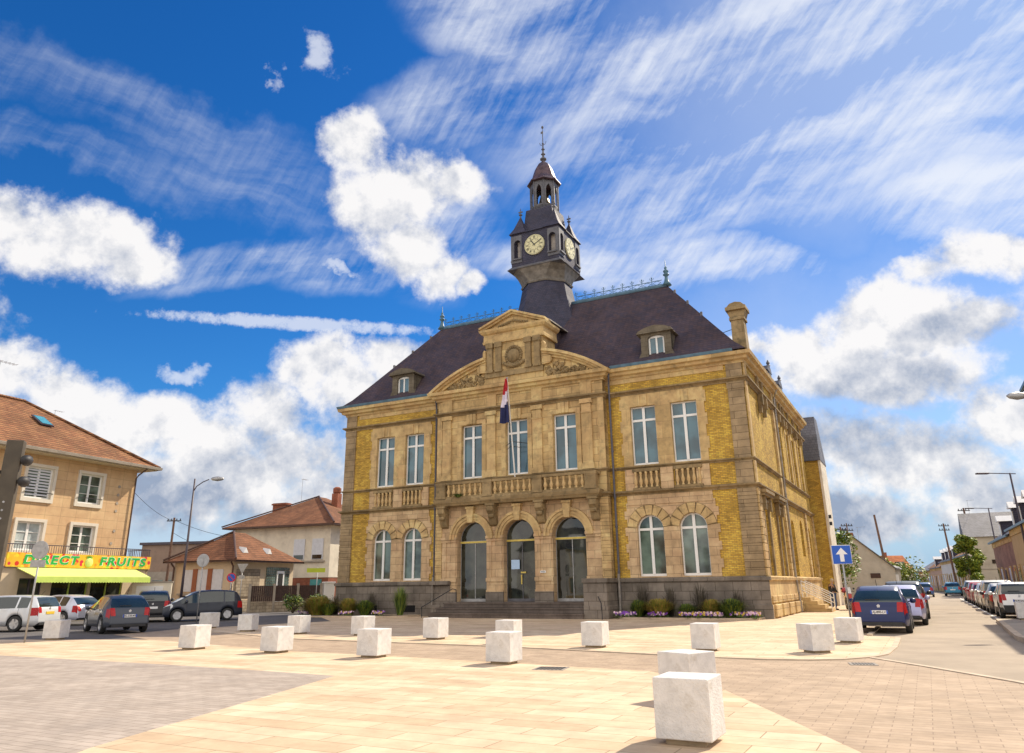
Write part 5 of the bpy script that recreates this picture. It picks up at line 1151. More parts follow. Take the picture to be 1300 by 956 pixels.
# ------------------------------------------------------------------ vehicles
def interp(P, x):
    if x <= P[0][0]: return P[0][1]
    for (a, b), (c, d) in zip(P, P[1:]):
        if x <= c: return b+(d-b)*(x-a)/(c-a) if c > a else d
    return P[-1][1]
def smoothp(P, n=3):
    """round the polyline corners a little"""
    for _ in range(n-1):
        Q = [P[0]]
        for (a, b), (c, d) in zip(P, P[1:]): Q += [(a*.75+c*.25, b*.75+d*.25), (a*.25+c*.75, b*.25+d*.75)]
        Q.append(P[-1]); P = Q
    return P
KINDS = {  # rear = -x ; top profile, belt line, wheel x, radius, windscreen x span, rear glass x span
 'hatch': dict(L=4.2, W=1.76, H=1.50, top=[(-2.10, .40), (-2.10, .56), (-2.07, .72), (-1.97, .96), (-1.74, 1.17), (-1.45, 1.36), (-1.1, 1.44), (-.45, 1.475), (.1, 1.44), (.45, 1.34), (1.2, .96), (1.65, .84), (1.95, .70), (2.07, .56), (2.10, .40)], belt=[(-2.1, .94), (-1.2, .93), (1.2, .86), (2.1, .66)], wh=(-1.25, 1.30), r=.32, ws=(.38, 1.2), rg=(-1.95, -1.50), tum=.215),
 'estate': dict(L=4.55, W=1.78, H=1.50, top=[(-2.28, .42), (-2.27, .60), (-2.24, .80), (-2.20, .98), (-2.02, 1.32), (-1.90, 1.43), (-1.4, 1.48), (-.5, 1.50), (.15, 1.45), (.5, 1.35), (1.2, 1.00), (1.75, .88), (2.1, .76), (2.25, .60), (2.28, .42)], belt=[(-2.28, .97), (-1.2, .95), (1.2, .90), (2.28, .7)], wh=(-1.3, 1.35), r=.32, ws=(.45, 1.2), rg=(-2.19, -1.94)),
 'suv': dict(L=4.35, W=1.83, H=1.62, top=[(-2.17, .50), (-2.16, .66), (-2.12, .85), (-2.05, 1.08), (-1.85, 1.36), (-1.68, 1.52), (-1.2, 1.60), (-.5, 1.62), (.15, 1.58), (.5, 1.47), (1.1, 1.12), (1.7, 1.02), (2.0, .90), (2.14, .70), (2.17, .50)], belt=[(-2.17, 1.08), (-1.2, 1.05), (1.2, 1.0), (2.17, .8)], wh=(-1.3, 1.33), r=.35, ws=(.43, 1.12), rg=(-2.04, -1.70)),
 'mpv': dict(L=4.26, W=1.81, H=1.62, top=[(-2.13, .45), (-2.12, .62), (-2.09, .80), (-2.02, 1.02), (-1.86, 1.38), (-1.70, 1.54), (-1.2, 1.60), (-.4, 1.62), (.3, 1.56), (.7, 1.40), (1.45, 1.00), (1.8, .88), (2.0, .76), (2.11, .62), (2.13, .45)], belt=[(-2.13, 1.0), (-1.2, .98), (1.4, .92), (2.13, .72)], wh=(-1.28, 1.33), r=.32, ws=(.62, 1.46), rg=(-2.01, -1.72)),
 'small': dict(L=3.75, W=1.62, H=1.52, top=[(-1.87, .45), (-1.86, .62), (-1.83, .80), (-1.77, 1.0), (-1.60, 1.34), (-1.45, 1.46), (-1.0, 1.51), (-.4, 1.52), (.1, 1.47), (.4, 1.37), (1.0, 1.02), (1.5, .92), (1.75, .80), (1.85, .62), (1.87, .45)], belt=[(-1.87, 1.0), (-1.2, .98), (1.2, .93), (1.87, .75)], wh=(-1.15, 1.2), r=.30, ws=(.33, 1.02), rg=(-1.76, -1.47)),
}
paints = {}
def paint(col, metal=.35):
    if col not in paints: paints[col] = plain('car_paint', col, .35, .04, 2, metal=metal if sum(col) > .5 else 0, coat=.6 if sum(col) > .5 else .3, spec=.4)
    return paints[col]
def car(kind, col, loc, heading, label, plate=None, clad=False, roof=None, detail=2, category='car', group=None, lamp='redlens', name='parked_car'):
    """heading = compass direction of the nose in degrees, 0 = +Y, clockwise"""
    k = KINDS[kind]; Lh = k['L']/2; W2 = k['W']/2; r = k['r']; ra = r+.055; zs = .24
    top = smoothp(k['top'], 2)
    root = empty(name, (loc[0], loc[1], loc[2] if len(loc) > 2 else 0), radians(90-heading), label=label, cat=category, group=group)
    xs = set([p[0] for p in top]+[-Lh+.02, Lh-.02]+[k['ws'][0], k['ws'][1], k['rg'][0], k['rg'][1]])
    for w in k['wh']:
        for i in range(13): xs.add(w-ra*cos(pi*i/12))
    N = 26
    for i in range(N+1): xs.add(-Lh+2*Lh*i/N)
    xs = sorted(xs); q = [xs[0]]
    for x in xs[1:]:
        if x-q[-1] > .012: q.append(x)
    xs = q
    wid = lambda x: W2*(1-.20*max(0, (abs(x)-(Lh-.75))/.75)**2.0)
    def section(x):
        t = interp(top, x); w = wid(x); za = zs
        for c in k['wh']:
            if abs(x-c) < ra: za = max(za, r+sqrt(max(0, ra*ra-(x-c)**2)))
        e = max(0, (abs(x)-(Lh-.12))/.12); zb = zs+.10*e; za = max(za, zb); t = max(t, za+.03)
        bl = min(interp(k['belt'], x), t-.015); hgt = t-bl; g = min(1, max(0, (hgt-.06)/.35))
        kr = .945-k.get('tum', .175)*g
        m1 = max(za+.005, .45*za+.55*bl); m1 = min(m1, bl-.004)
        pts = [(0, zb), (w*.66, zb), (w*.68, za), (w*.975, za), (w*1.0, min(max(za+.01, za*.7+bl*.3), m1)), (w*.995, m1), (w*.972, bl), (w*(kr+.008), bl+hgt*.86), (w*(kr-.035), bl+hgt*.955), (w*.70*(kr/.9), t-.006*g), (0, t)]
        return pts
    sec = [section(x) for x in xs]; n = len(sec[0])
    def P3(i, j, s): y, z = sec[i][j]; return (xs[i], s*y, z)
    body = MB(); glassb = {}; V = []; 
    idx = {}
    def vid(mbx, key, p):
        d = mbx.__dict__.setdefault('ix', {})
        if key not in d: d[key] = len(mbx.v); mbx.v.append(p)
        return d[key]
    def quad(mbx, i, j, s, m):
        ks = [(i, j), (i+1, j), (i+1, j+1), (i, j+1)]
        ids = [vid(mbx, (a, b, s if sec[a][b][0] > 0 else 0), P3(a, b, s)) for a, b in ks]
        if s < 0: ids = ids[::-1]
        if len(set(ids)) < 3: return
        mbx.f.append(tuple(dict.fromkeys(ids))); mbx.m.append(m)
    parts = {}
    for i in range(len(xs)-1):
        xm = (xs[i]+xs[i+1])/2; hg = interp(top, xm)-interp(k['belt'], xm)
        for s in (1, -1):
            for j in range(n-1):
                m = 0; dest = body
                if j < 3: m = 1
                elif j == 3 and clad: m = 1
                elif j == 3 and any(abs(xm-c) < ra+.02 for c in k['wh']) and clad: m = 1
                elif j == 6 and hg > .10 and k['rg'][1]-.02 < xm < k['ws'][1]-.15:
                    a0 = k['rg'][1]; pil = [a0+.12, k['wh'][0]+.42, .02, k['ws'][0]-.02]
                    sp = [(a0+.10, a0+.62), (a0+.70, (-.05)), (.03, k['ws'][1]-.2)]
                    for q_, (a, b) in enumerate(sp):
                        if a < xm < b: dest = parts.setdefault(('side_window', q_, s), MB())
                elif j in (8, 9) and k['ws'][0] < xm < k['ws'][1]: dest = parts.setdefault('windscreen', MB())
                elif j in (8, 9) and k['rg'][0] < xm < k['rg'][1]: dest = parts.setdefault('rear_window', MB())
                elif j >= 8 and roof and k['rg'][1] <= xm <= k['ws'][0]: m = 2
                quad(dest, i, j, s, m)
    mats = [paint(col), M['black'], paint(roof) if roof else M['black']]
    for e in (0, len(xs)-1):
        ids = [vid(body, (e, j, s if sec[e][j][0] > 0 else 0), P3(e, j, s)) for s in (1,) for j in range(n)]+[vid(body, (e, j, -1 if sec[e][j][0] > 0 else 0), P3(e, j, -1)) for j in range(n-2, 0, -1)]
        body.f.append(tuple(ids)); body.m.append(0)
    bo = body.build('body', mats, root, smooth=True)
    for nm, p in parts.items(): p.build(nm if isinstance(nm, str) else nm[0], M['carglass'], root, smooth=True)
    # lamps: patches lifted off the surface
    def patch(cond, nm, mat, off=.008):
        for s in (1, -1):
            mb = MB()
            for i in range(len(xs)-1):
                for j in range(3, n-1):
                    ii = (xs[i]+xs[i+1])/2; zz = (sec[i][j][1]+sec[i+1][j+1][1])/2
                    if cond(ii, j, zz):
                        q = [Vector(P3(a, b, s)) for a, b in ((i, j), (i+1, j), (i+1, j+1), (i, j+1))]
                        nn = (q[1]-q[0]).cross(q[3]-q[0])
                        if nn.length < 1e-9: nn = (q[2]-q[1]).cross(q[3]-q[1])
                        if nn.length < 1e-9: continue
                        nn.normalize(); c = sum(q, Vector())/4
                        if nn.dot(Vector((c.x*.3, c.y, c.z-.6))) < 0: nn = -nn
                        mb.add([p+nn*off for p in q], [(0, 1, 2, 3)])
            if mb.v: mb.build(nm, mat, root)
    xr = -Lh
    bz = interp(k['belt'], -Lh)
    patch(lambda x, j, z: x < xr+.42 and bz-.26 < z < bz+.02 and j in (4, 5, 6, 7, 8) and (j == 8 or x < xr+.34), 'tail_light', M[lamp])
    bf = interp(k['top'], Lh-.25)
    patch(lambda x, j, z: x > Lh-.55 and bf-.14 < z < bf+.06 and j in (5, 6, 7, 8) and (j != 8 or x > Lh-.4), 'headlight', M['clear'])
    if detail > 0:
        def atz(z): # x of the rear face at height z
            for (a, b), (c, d) in zip(top, top[1:]):
                if b <= z <= d: return a+(c-a)*(z-b)/(d-b+1e-9)
            return xr
        zp = .74 if kind != 'hatch' else .66
        xq = atz(zp)-.012; w = .26
        mb = MB(); mb.box(xq-.012, xq+.02, -w, w, zp-.055, zp+.055); pl = mb.build('number_plate', M['plateyellow' if plate == 'Y' else 'plate'], root)
        if plate and plate != 'Y':
            for s in (1, -1): MB().box(xq-.014, xq, s*.235-.025, s*.235+.025, zp-.055, zp+.055).build('plate_band', M['plateblue'], pl)
            text(plate, .095, M['numeral'], pl, Matrix.Translation((xq-.016, 0, zp)) @ Matrix.Rotation(radians(-90), 4, 'Z') @ Matrix.Rotation(radians(90), 4, 'X'), ext=.001, off=.002, name='plate_lettering')
        mb = MB(); mb.box(xr-.01, xr+.3, -W2*.72, W2*.72, .26, .36); mb.build('bumper_insert', M['black'], root)
        if clad: MB().box(xr-.012, xr+.25, -W2*.8, W2*.8, .30, .56).build('bumper_cladding', M['black'], root, bevel=.02)
        fx = Lh-.03; mb = MB(); mb.box(fx-.12, fx+.035, -W2*.5, W2*.5, .32, .48); mb.build('grille', M['black'], root)
        MB().box(Lh-.02, Lh+.02, -.26, .26, .50, .60).build('number_plate', M['plate'], root)
        # chrome badge in the middle of the tailgate
        zb_ = zp+.19; xb = atz(zb_)-.012; MB().extr([(xb, -.035, zb_-.05), (xb, .035, zb_-.05), (xb, .05, zb_+.01), (xb, .0, zb_+.055), (xb, -.05, zb_+.02)], (-.008, 0, 0)).build('badge', M['alloy'], root)
        for s in (1, -1):
            mb = MB(); x = k['ws'][0]+.32; z = interp(k['belt'], x)+.04
            mb.lathe([(.01, -.10), (.07, -.08), (.09, 0), (.07, .08), (.01, .10)], (x, s*(W2+.10), z+.04), 8, axis='y'); mb.tube([(x, s*(W2-.08), z), (x, s*(W2+.06), z+.03)], .02, 4)
            mb.build('wing_mirror', paint(col), root, smooth=True)
            mb = MB()
            for xd in (k['ws'][0]+.28, -.10, k['rg'][1]+.55 if kind != 'small' else -.95):
                i = min(range(len(xs)), key=lambda a: abs(xs[a]-xd)); 
                pts = [(xs[i], s*(sec[i][j][0]+.003), sec[i][j][1]) for j in (3, 4, 5, 6)]
                for a, b in zip(pts, pts[1:]): mb.add([(a[0]-.006, a[1], a[2]), (a[0]+.006, a[1], a[2]), (b[0]+.006, b[1], b[2]), (b[0]-.006, b[1], b[2])], [(0, 1, 2, 3)])
            mb.build('door_seam', M['black'], root)
            for xd in (.12, -.85): MB().box(xd, xd+.17, s*W2*.985-.012, s*W2*.985+.012, .86, .885).build('door_handle', paint(col), root)
        MB().tube([(k['rg'][1]+.25, 0, k['H']-.03), (k['rg'][1]+.08, 0, k['H']+.16)], .008, 4).build('aerial', M['black'], root)
        x0, x1 = k['rg']; MB().box(x0+.04, x0+.06, -.05, .38, interp(top, x0+.05)+.01, interp(top, x0+.05)+.03).build('rear_wiper', M['black'], root)
    for c in k['wh']:
        for s in (1, -1):
            yo = s*(W2-.005); wr = bpy.data.objects.new('wheel', None); 
            mb = MB().lathe([(r-.11, -.09), (r-.02, -.10), (r, -.07), (r, .07), (r-.02, .10), (r-.11, .09)], (c, yo-s*.10, r), 22, axis='y', cap=False)
            wr = mb.build('wheel', M['tyre'], root, smooth=True)
            mb = MB().lathe([(r-.11, 0), (r-.13, -s*.03), (.05, -s*.035), (.045, s*.0), (.01, s*.0)], (c, yo-s*.012, r), 20, axis='y', cap=False)
            for a in range(5):
                an = a*2*pi/5; d = Vector((cos(an), 0, sin(an))); t = Vector((-sin(an), 0, cos(an))); o0 = Vector((c, yo-s*.006, r))
                mb.add([o0+d*.04-t*.03, o0+d*(r-.115)-t*.045, o0+d*(r-.115)+t*.045, o0+d*.04+t*.03], [(0, 1, 2, 3)])
            mb.build('rim', M['alloy'], wr)
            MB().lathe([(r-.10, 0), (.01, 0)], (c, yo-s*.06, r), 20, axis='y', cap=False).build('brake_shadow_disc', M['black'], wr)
    return root
ST = 27.7
def lanep(t, off=0): return (12.75+.465*t+.885*off, 27.6+.885*t-.465*off)
WHITE, SILVER, NAVY = (.78, .78, .78), (.55, .57, .60), (.002, .012, .085)
GL = 'cars parked along the left kerb of the street'; GR = 'cars parked in the bay on the right of the street'
car('hatch', NAVY, lanep(0), ST, 'dark blue hatchback parked nearest at the left kerb, rear to the camera', plate='AJ-890-LV', group=GL)
car('hatch', (.42, .42, .62), lanep(5.4, .45), ST, 'lavender grey car parked directly in front of the dark blue hatchback', group=GL, detail=2)
car('suv', (.012, .012, .014), lanep(10.9, .5), ST, 'black high-riding car parked third at the left kerb', group=GL)
car('small', (.08, .07, .06), lanep(16.2, .35), ST, 'dark brown small car parked fourth at the left kerb', group=GL)
car('suv', (.74, .72, .69), lanep(31.5, .1), ST, 'white sport utility car with tinted rear glass parked far up the left kerb', group=GL, roof=None)
car('hatch', (.05, .12, .33), (43.6, 84), ST, 'mid blue car far along the street at its left edge', detail=0, group=GL)
car('hatch', (.02, .20, .34), (48.9, 88), 30, 'turquoise blue hatchback alone at the far end of the street', detail=1, name='parked_car')
def bayp(t): return (22.7+.465*t, 35.9+.885*t)
car('small', (.76, .75, .73), bayp(0), ST, 'white small crossover parked first in the right-hand bay', clad=True, group=GR, plate='FV-412-CK')
car('hatch', (.035, .02, .03), bayp(5.3), ST, 'dark plum hatchback with pale roof parked second in the right-hand bay', group=GR, roof=(.5, .5, .5))
car('mpv', (.62, .60, .56), bayp(10.6), ST, 'cream white people carrier parked third in the right-hand bay', group=GR)
car('hatch', (.70, .69, .66), bayp(16.0), ST, 'plain white hatchback parked fourth in the right-hand bay', group=GR)
car('hatch', (.30, .015, .02), bayp(21.6), ST, 'red hatchback parked fifth in the right-hand bay', group=GR)
car('estate', (.42, .02, .03), bayp(27.2), ST, 'bright red estate car parked sixth in the right-hand bay', group=GR)
car('suv', (.05, .08, .08), bayp(33.2), ST, 'dark green car with white roof parked last in the right-hand bay', group=GR, roof=(.7, .7, .7))
# left of the square
car('hatch', (.055, .065, .085), (-16.75, 33.3), -40, 'dark grey hatchback seen from behind on the road by the fruit shop', plate='EG-538-MT', name='car')
car('estate', (.68, .70, .72), (-22.75, 35.1), -85, 'white estate car seen side-on at the left with a yellow rear plate', plate='Y', name='car', lamp='redlens')
car('hatch', (.55, .57, .66), (-23.6, 41.0), -70, 'silver hatchback between the white estate and the dark grey car', name='car')
car('suv', (.01, .01, .012), (-20.3, 44.2), -25, 'black car half hidden behind the dark grey hatchback', name='car')
car('mpv', (.022, .028, .045), (-17.6, 44.2), -123, 'dark blue-black minivan facing the camera beside the street lamp', name='car')

# ------------------------------------------------------------------ street furniture
def tilted(root, top, base): pass
def lamp_post(x, y, h, arm, az, label, curved=False, group='street lamps', head=.75, z0=0):
    r = empty('street_lamp', (x, y, z0), radians(90-az), label=label, cat='street lamp', group=group)
    MB().tube([(0, 0, 0), (0, 0, h*.45), (0, 0, h)], [.085, .07, .05], 8).build('post', M['lamp'], r, smooth=True)
    MB().lathe([(.14, 0), (.13, .5), (.09, .62)], (0, 0, 0), 10).build('base_sleeve', M['lamp'], r)
    if curved:
        MB().tube([(0, 0, h-.75), (.15, 0, h-.45), (.5, 0, h-.2), (arm-.5, 0, h-.05)], .03, 6).build('arm', M['lamp'], r)
        MB().lathe([(.01, -.4), (.10, -.3), (.15, 0), (.10, .28), (.03, .38)], (arm, 0, h-.02), 10, axis='x').build('lamp_head', M['steel'], r, smooth=True)
    else:
        MB().tube([(-.35, 0, h-.05), (arm-head, 0, h)], .03, 6).build('arm', M['lamp'], r)
        MB().box(arm-head, arm, -.13, .13, h-.06, h+.03).build('lamp_head', M['lamp'], r, bevel=.02)
    return r
lamp_post(-19.1, 45, 7.95, 1.35, 90, 'tall dark street lamp with curved arm rising behind the dark minivan', True)
lamp_post(31.0, 47, 7.95, 2.1, -90, 'dark street lamp with flat arm, nearer of the two whole ones on the right pavement', z0=0)
lamp_post(43.5, 70, 7.9, 2.1, -90, 'dark street lamp with flat arm behind the street tree, second up the right pavement')
lamp_post(21.6, 27, 8.1, 2.9, -90, 'nearest right street lamp, only its oval grey head reaching into the view', True)
lamp_post(72, 118, 7.6, 2.2, -90, 'small far street lamp over the distant rooftops')
# round no-through type signs seen from the back, arrow sign, small signs
def post_sign(x, y, label, z, h, face, az, cat='road sign', name='road_sign', rp=.03, lean=(0, 0)):
    r = empty(name, (x, y, 0), radians(-az), label=label, cat=cat)   # sign faces local -y
    MB().tube([(0, .03, 0), (lean[0], .03+lean[1], h)], rp, 8).build('post', M['steel'], r, smooth=True); return r
r = post_sign(-16.46, 26.8, 'grey back of round road sign with small plate beneath, at far left', 3, 3.3, None, 5)
MB().lathe([(.30, -.012), (.31, 0), (.30, .012)], (0, 0, 2.99), 28, axis='y').build('sign_plate', M['steel'], r)
MB().box(-.18, .18, -.02, .0, 2.9, 3.1).build('bracket', M['steel'], r); MB().box(-.27, .27, -.01, .01, 2.42, 2.66).build('sub_plate', M['steel'], r)
r = post_sign(-15.5, 38.6, 'grey back of a round road sign on a post before the dark minivan', 3, 3.3, None, 5)
MB().lathe([(.31, -.012), (.32, 0), (.31, .012)], (0, 0, 3.0), 28, axis='y').build('sign_plate', M['steel'], r); MB().box(-.03, .03, -.03, .0, 2.75, 3.25).build('bracket', M['steel'], r)
r = post_sign(11.78, 28.0, 'blue square sign with white upward arrow behind the dark blue hatchback', 2.54, 2.84, None, 12, rp=.034)
MB().box(-.33, .33, -.02, .0, 2.21, 2.87).build('sign_plate', M['plate'], r, bevel=.01); MB().box(-.315, .315, -.026, -.018, 2.225, 2.855).build('blue_field', M['signblue'], r)
MB().extr([(x, -.034, z) for x, z in [(-.07, 2.30), (.07, 2.30), (.07, 2.55), (.2, 2.55), (0, 2.78), (-.2, 2.55), (-.07, 2.55)]], (0, .006, 0)).build('arrow', M['plate'], r)
r = post_sign(-19.9, 56.9, 'triangular give-way sign seen from behind by the bungalow fence', 3.0, 3.2, None, 5)
MB().extr([(-.42, 0, 3.4), (.42, 0, 3.4), (0, 0, 2.68)], (0, .02, 0)).build('sign_plate', M['steel'], r); MB().box(-.2, .2, -.02, 0, 2.35, 2.6).build('sub_plate', M['steel'], r)
r = post_sign(-20.75, 57.2, 'round blue no-parking sign with red rim and slash by the bungalow', 2.45, 2.6, None, -12)
MB().lathe([(.33, -.012), (.33, .0)], (0, 0, 2.45), 26, axis='y').build('sign_plate', M['redsign'], r)
MB().lathe([(.25, -.02), (.25, .0)], (0, 0, 2.45), 26, axis='y').build('blue_field', M['signblue'], r)
MB().extr([(-.20, -.026, 2.61), (-.16, -.026, 2.65), (.20, -.026, 2.29), (.16, -.026, 2.25)], (0, .004, 0)).build('slash', M['redsign'], r)
r = post_sign(-14.3, 56.5, 'yellow-green street direction board on a thin post before the brick-based house', 2.9, 3.05, None, -5, cat='street sign', name='street_sign')
MB().box(-.75, .55, -.03, .0, 2.72, 3.02).build('board', M['limesign'], r)
# big steel mast with floodlights
r = empty('floodlight_mast', (-10.75, 16, 0), .35, label='thick brown steel mast with small floodlights cropped by the left edge of the view', cat='floodlight mast')
mb = MB(); mb.box(-.16, .16, -.13, .13, 0, 4.72); mb.build('mast', M['mastbrown'], r, bevel=.015)
mb = MB()
for k in range(14): mb.lathe([(.022, -.137), (.022, -.128)], (-.0, 0, 1.2+k*.17), 8, axis='y')
split(mb, 'bolt', M['steel'], r)
for sx_, z in ((-.30, 4.02), (.28, 3.85), (.26, 4.3)):
    mb = MB(); mb.lathe([(.04, -.14), (.10, -.05), (.12, .1), (.10, .12)], (sx_, -.12, z), 10, axis='y'); mb.tube([(sx_*.4, 0, z+.05), (sx_, -.05, z+.02)], .02, 5); mb.build('floodlight', M['black'], r, smooth=True)
# poles with wires
def wood_pole(x, y, h, label, arms=0, lean=(0, 0), r0=.15):
    r = empty('utility_pole', (x, y, 0), 0, label=label, cat='utility pole', group='utility poles')
    MB().tube([(0, 0, 0), (lean[0], lean[1], h)], [r0, r0*.7], 8).build('pole', M['polewood'], r)
    for k in range(arms):
        mb = MB(); z = h-.35-k*.55; mb.box(lean[0]-.7, lean[0]+.7, -.05, .05, z, z+.09)
        for q in (-.6, -.25, .25, .6): mb.lathe([(.03, 0), (.06, .06), (.05, .16), (.02, .18)], (lean[0]+q, 0, z+.09), 6)
        mb.build('cross_arm', M['black'], r)
    return r
wood_pole(-33.4, 75, 8.4, 'old utility pole carrying wires beside the flat-roofed warehouse', 1)
wood_pole(38.2, 80, 8.25, 'tall bare utility pole leaning left at the left of the street', 0, (-.55, 0))
wood_pole(37.6, 88, 7.6, 'utility pole with one cross arm beside the pale gable house', 1, (-.3, 0))
wood_pole(40.0, 92, 8.3, 'utility pole topped with three insulator arms beyond the gable house', 3, (-.2, 0), .10)
wood_pole(52.6, 88.5, 9.6, 'brown utility pole behind the street tree on the right', 1, (-.5, 0))
wood_pole(57.0, 101.5, 8.8, 'thin utility pole with two arms over the dormered row', 2, (-.3, 0))
def wire(a, b, sag, label):
    a = Vector(a); b = Vector(b); pts = [a.lerp(b, i/12)-Vector((0, 0, sag*4*(i/12)*(1-i/12))) for i in range(13)]
    tag(MB().tube(pts, .018, 4).build('overhead_wire', M['black']), label, 'wire')
wire((-33.4, 75, 8.1), (-26.25, 52.15, 8.1), .3, 'black overhead wire from the utility pole to the corner house')
wire((-33.4, 75, 8.2), (-27.2, 73.2, 6.4), .2, 'upper black wire running down from the pole to the cream house')
wire((-33.4, 75, 7.0), (-24.0, 64.5, 4.6), .3, 'lower black wire running down from the pole towards the bungalow roof')

# ------------------------------------------------------------------ right-hand street
def row_house(name, org, az, w, d, h, rh, wall, roof, label, windows=(), dormers=0, chim=True, gable=False, trim=None, storeys=1):
    """local x = along the street away from camera, y negative = street side"""
    az_ = radians(az); r = empty(name, (org[0]+w*sin(az_), org[1]+w*cos(az_), 0), radians(270-az), label=label, cat='house', group=None)
    MB().box(0, w, 0, d, 0, h).build('wall', wall, r)
    mb = MB()
    if gable: mb.add([(-.1, -.3, h-.1), (w+.1, -.3, h-.1), (w+.1, d/2, h+rh), (-.1, d/2, h+rh), (w+.1, d+.3, h-.1), (-.1, d+.3, h-.1)], [(0, 1, 2, 3), (3, 2, 4, 5), (0, 3, 5), (1, 4, 2)]); 
    mb.build('roof', roof, r)
    mb = MB(); mb.box(-.02, w+.02, -.34, -.2, h-.16, h-.02); mb.build('gutter', M['zinc'], r)
    mb = MB(); mb.box(0, w, -.06, .0, h-.5, h-.12); mb.box(0, w, -.05, .0, 0, .5); split(mb, 'band_course', trim or M['trim'], r)
    n = max(2, int(w/2.7))
    for s_ in range(storeys):
        z0 = .9+s_*2.9
        for k in range(n):
            x = (k+.5)*w/n; dr = (k == n//2 and s_ == 0)
            a, b = (.1, 2.35) if dr else (z0, z0+1.55)
            wd = MB().box(x-.52, x+.52, -.06, .0, a-.1, b+.15).build('door' if dr else 'window', trim or M['trim'], r)
            MB().box(x-.42, x+.42, -.085, -.05, a, b).build('leaf' if dr else 'pane', M['brownfence'] if dr else (M['shutter'] if (k+s_) % 2 else M['lowglass']), wd)
    for k in range(dormers):
        x = (k+.5)*w/dormers; dz = h+.25
        dm = MB().box(x-.45, x+.45, .15, 1.6, dz-.2, dz+1.1).build('dormer', M['blueslate'], r)
        mb = MB(); mb.add([(x-.6, -.05, dz+1.05), (x+.6, -.05, dz+1.05), (x, -.05, dz+1.5), (x-.6, 2.0, dz+1.05), (x+.6, 2.0, dz+1.05), (x, 2.0, dz+1.5)], [(0, 1, 2), (0, 2, 5, 3), (1, 4, 5, 2), (3, 5, 4), (0, 3, 4, 1)]); mb.build('dormer_roof', M['white'], dm)
        MB().box(x-.32, x+.32, .10, .16, dz-.05, dz+.85).build('dormer_pane', M['white'], dm)
    if chim: MB().box(w*.8, w*.8+.7, d/2-.3, d/2+.3, h+rh-.8, h+rh+.7).build('chimney', M['redbrick'], r)
    return r
def rs(t, o=6.0): p = up(rk[-1], 0, 0); return (p[0]+.465*t+.885*o, p[1]+.885*t-.465*o)
# building out of view whose shadow falls over the roadway
row_house('brick_house', (20.9, 26.4), ST, 13.6, 8, 11.2, 2.6, M['redbrick'], M['slate'], 'tall red brick house beside the camera, outside the right edge of the view', gable=True, storeys=3)
def at(px, Y): return ((px-654)/997*Y, Y)
row_house('brick_house', (35.2, 54.7), 26.6, 14.0, 8, 4.7, 3.0, M['pinkbrick'], M['blueslate'], 'brown-pink brick house with blue slate roof and tall white window frames by the second lamp', gable=True, dormers=1)
row_house('mansard_house', (29.8, 44), 26.6, 11.9, 8, 5.0, 2.6, M['ochrewall'], M['blueslate'], 'ochre house with three dormers at the right edge behind the nearer flat-armed lamp', gable=True, dormers=3)
gh = empty('broad_house', (49.4, 84.5, 0), radians(-27.7), label='tall beige house with broad grey slate roof behind the street tree', cat='house')
MB().box(0, 10, 0, 8, 0, 6.2).build('wall', M['beigewall'], gh)
mb = MB(); mb.add([(-.2, -.3, 6.1), (10.2, -.3, 6.1), (10.2, 4, 8.9), (-.2, 4, 8.9), (10.2, 8.3, 6.1), (-.2, 8.3, 6.1)], [(0, 1, 2, 3), (3, 2, 4, 5), (0, 3, 5), (1, 4, 2)]); mb.build('roof', M['greyslate'], gh)
MB().box(2.0, 2.6, -.05, 0, 3.3, 3.7).build('window', M['darkglass'], gh); MB().box(0, 10, -.05, 0, 2.7, 2.78).build('ledge', M['concrete'], gh); MB().box(-.05, .3, -.08, .0, 0, 6.1).build('corner_strip', M['stucco'], gh); aerial('aerial', 1.0, 4, 8.4, 2.0, gh, s=.6)
for (nm, pa, Ya, pb, Yb, h, rh, wl, rf_, lb, dm) in (('terraced_house', 1236, 88, 1217, 104, 4.5, 2.8, 'ochrewall', 'tiles', 'yellow-ochre terraced house just left of the street tree', 0), ('terraced_house', 1217, 104, 1198, 122, 4.4, 2.4, 'whitewall', 'blueslate', 'white terraced house with a row of dark dormers', 4), ('terraced_house', 1198, 122, 1183, 137, 3.7, 3.0, 'rosewall', 'tiles', 'pink terraced house with a red tiled roof', 1), ('terraced_house', 1183, 137, 1168, 152, 3.4, 2.4, 'beigewall', 'greyslate', 'beige terraced house with pale slate roof near the bend', 0)):
    A_, B_ = Vector(at(pa, Ya)), Vector(at(pb, Yb)); d_ = B_-A_
    row_house(nm, tuple(A_), math.degrees(atan2(d_.x, d_.y)), d_.length-.05, 8, h, rh, M[wl], M[rf_], lb, gable=True, dormers=dm)
for (x, y, a, w, wl, rf_, lb) in ((72.5, 158, -38, 9, 'rosewall', 'tiles', 'small rose house closing the view at the bend of the street'), (66.5, 150, -60, 7, 'whitewall', 'zinc', 'low white shed with pale sloping roof at the far bend')):
    row_house('distant_house', (x, y), a, w, 7, 2.8, 2.0, M[wl], M[rf_], lb, gable=True, chim=False)
rh_ = empty('long_roof_house', (69.5, 145, 0), radians(0), label='long low house with a bright orange tiled roof across the far end of the street', cat='house')
MB().box(-5.5, 4.4, 0, 8, 0, 3.4).build('wall', M['beigewall'], rh_)
mb = MB(); mb.add([(-5.9, -.4, 3.1), (4.8, -.4, 3.1), (4.8, 4, 6.3), (-5.9, 4, 6.3), (4.8, 8.4, 3.1), (-5.9, 8.4, 3.1)], [(0, 1, 2, 3), (3, 2, 4, 5), (0, 3, 5), (1, 4, 2)]); r2 = mb.build('roof', M['orangetile'], rh_)
for x in (-1.5, 2.2): MB().box(x, x+.9, .4, 2.2, 4.0, 5.1).build('dormer', M['greyslate'], r2)
